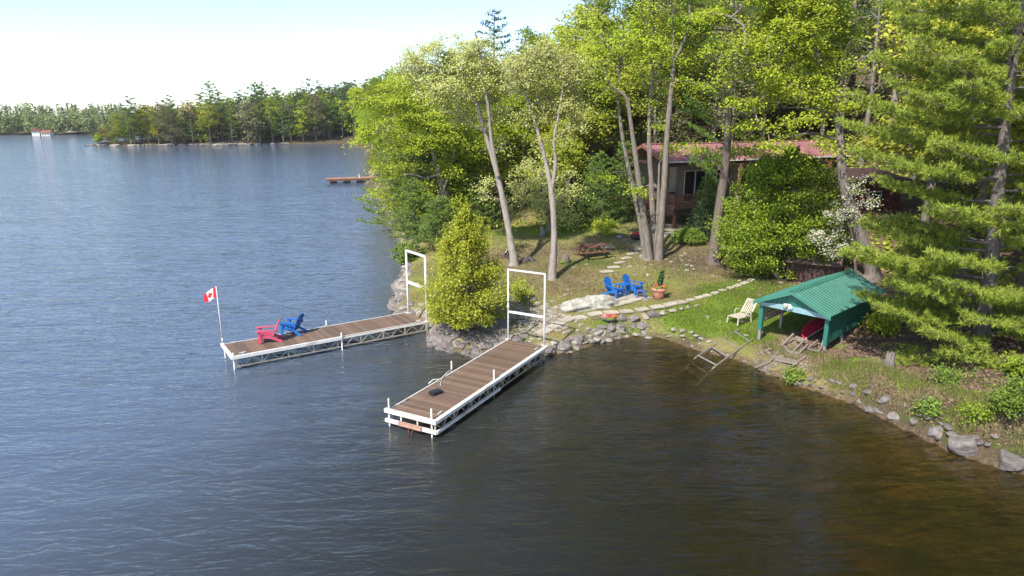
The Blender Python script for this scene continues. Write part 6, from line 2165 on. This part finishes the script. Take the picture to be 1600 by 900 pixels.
fw = link('far_woods', npmesh('far_woods', V, F, M['far']))
tag(fw, 'distant low woods along the far shore on the left horizon', None, None, 'stuff')

# ------------------------------------------------------------------ ground cover
def scatter(name, label, n, region, mat, hgt, wid, seed, kind='blade', keep=None):
    rs = np.random.RandomState(seed)
    X = rs.uniform(region[0], region[1], n * 3); Y = rs.uniform(region[2], region[3], n * 3)
    mg = masks(X, Y)
    d = sdist(X, Y, MAIN)
    k = keep(X, Y, mg, d, rs)
    X = X[k][:n]; Y = Y[k][:n]
    Z = terrain(X, Y)
    ok = Z > .08
    X, Y, Z = X[ok], Y[ok], Z[ok]
    m = len(X)
    if kind == 'blade':
        a = rs.rand(m) * 6.283
        s = np.stack([np.cos(a), np.sin(a), np.zeros(m)], 1)
        h = hgt * (.5 + rs.rand(m))
        lean = rs.randn(m, 3) * .35; lean[:, 2] = 1
        c = np.stack([X, Y, Z - .01], 1)
        V = np.stack([c - s * wid * .5, c + s * wid * .5, c + lean * h[:, None]], 1).reshape(-1, 3)
        F = np.arange(3 * m).reshape(-1, 3)
    else:
        V, F = leaf_mesh_data(np.stack([X, Y, Z + .015], 1), wid, seed, 2.2, .7)
    o = link(name, npmesh(name, V, F, M[mat]))
    tag(o, label, None, None, 'stuff')
scatter('lawn_grass', 'short green lawn grass between the path and the water', 60000, (3, 18, 27.5, 40), 'grass', .07, .035, 1, 'blade', lambda X, Y, mg, d, rs: mg[0] > .25 + .5 * rs.rand(len(X)))
scatter('dry_grass', 'tufts of dry tan grass over the slope', 45000, (-6, 16, 28.5, 50), 'drygrass', .09, .03, 2, 'blade', lambda X, Y, mg, d, rs: (mg[0] < .6) & (mg[2] < .5 + .3 * rs.rand(len(X))) & (vnoise(X, Y, 1.1) > -.05 + .3 * rs.rand(len(X)) - .2))
scatter('bank_grass', 'mixed grass along the edge of the right bank', 22000, (10.8, 17, 17, 28.0), 'grass', .11, .03, 3, 'blade', lambda X, Y, mg, d, rs: (d < 1.7) & (d > .1) & (vnoise(X, Y, .8) > .0))
scatter('dry_bank_grass', 'pale dry grass along the edge of the right bank', 20000, (10.8, 18, 17, 28.0), 'drygrass', .11, .03, 4, 'blade', lambda X, Y, mg, d, rs: (d < 2.2) & (d > .1) & (vnoise(X, Y, .6) > -.1))
scatter('fallen_leaves', 'brown fallen leaves covering the right bank and slope', 55000, (11.2, 30, 17, 46), 'litter', 0, .10, 5, 'leaf', lambda X, Y, mg, d, rs: (d > .15) & (mg[0] < .4) & ((Y < 29) | (X > 15)))
scatter('sparse_fallen_leaves', 'scattered fallen leaves in the grass round the maple stems', 9000, (-3, 16, 33, 50), 'litter', 0, .09, 6, 'leaf', lambda X, Y, mg, d, rs: mg[1] > .3 * rs.rand(len(X)))
scatter('ground_plants', 'small leafy seedlings in the leaf litter of the right bank', 5000, (13, 20, 17, 27), 'shrub', 0, .07, 7, 'leaf', lambda X, Y, mg, d, rs: (vnoise(X + 9, Y, .9) > .14) & (d > .3))
# low growth under the trees of the hill, too much to count
rs = np.random.RandomState(61)
n = 42000
X = rs.uniform(-16, 75, n * 2); Y = rs.uniform(46, 115, n * 2)
X[:n] = rs.uniform(19, 50, n); Y[:n] = rs.uniform(20, 62, n)
k = (sdist(X, Y, MAIN) > 1) & (vnoise(X, Y, 4.5) + .25 * rs.randn(len(X)) > .02)
lx = (X - CO.x) * cps - (Y - CO.y) * sns; ly = (X - CO.x) * sns + (Y - CO.y) * cps
k &= ~((lx > -3) & (lx < CL + 1) & (ly > -6) & (ly < CW + 1)) & (np.hypot(X - ob.x, Y - ob.y - 1) > 4)
X, Y = X[k], Y[k]
Z = terrain(X, Y)
H_ = np.clip(vnoise(X, Y, 3.0) + .35, .08, 1) * 2.2
V, F = leaf_mesh_data(np.stack([X, Y, Z + rs.rand(len(X)) * H_], 1), .26, 62, .8)
o = link('undergrowth', npmesh('undergrowth', V, F, M['mixed']))
tag(o, 'low leafy undergrowth beneath the trees of the hill', None, None, 'stuff')
print('placed', n1, n2, n3, n4, n5, n6, n7, cnt_)
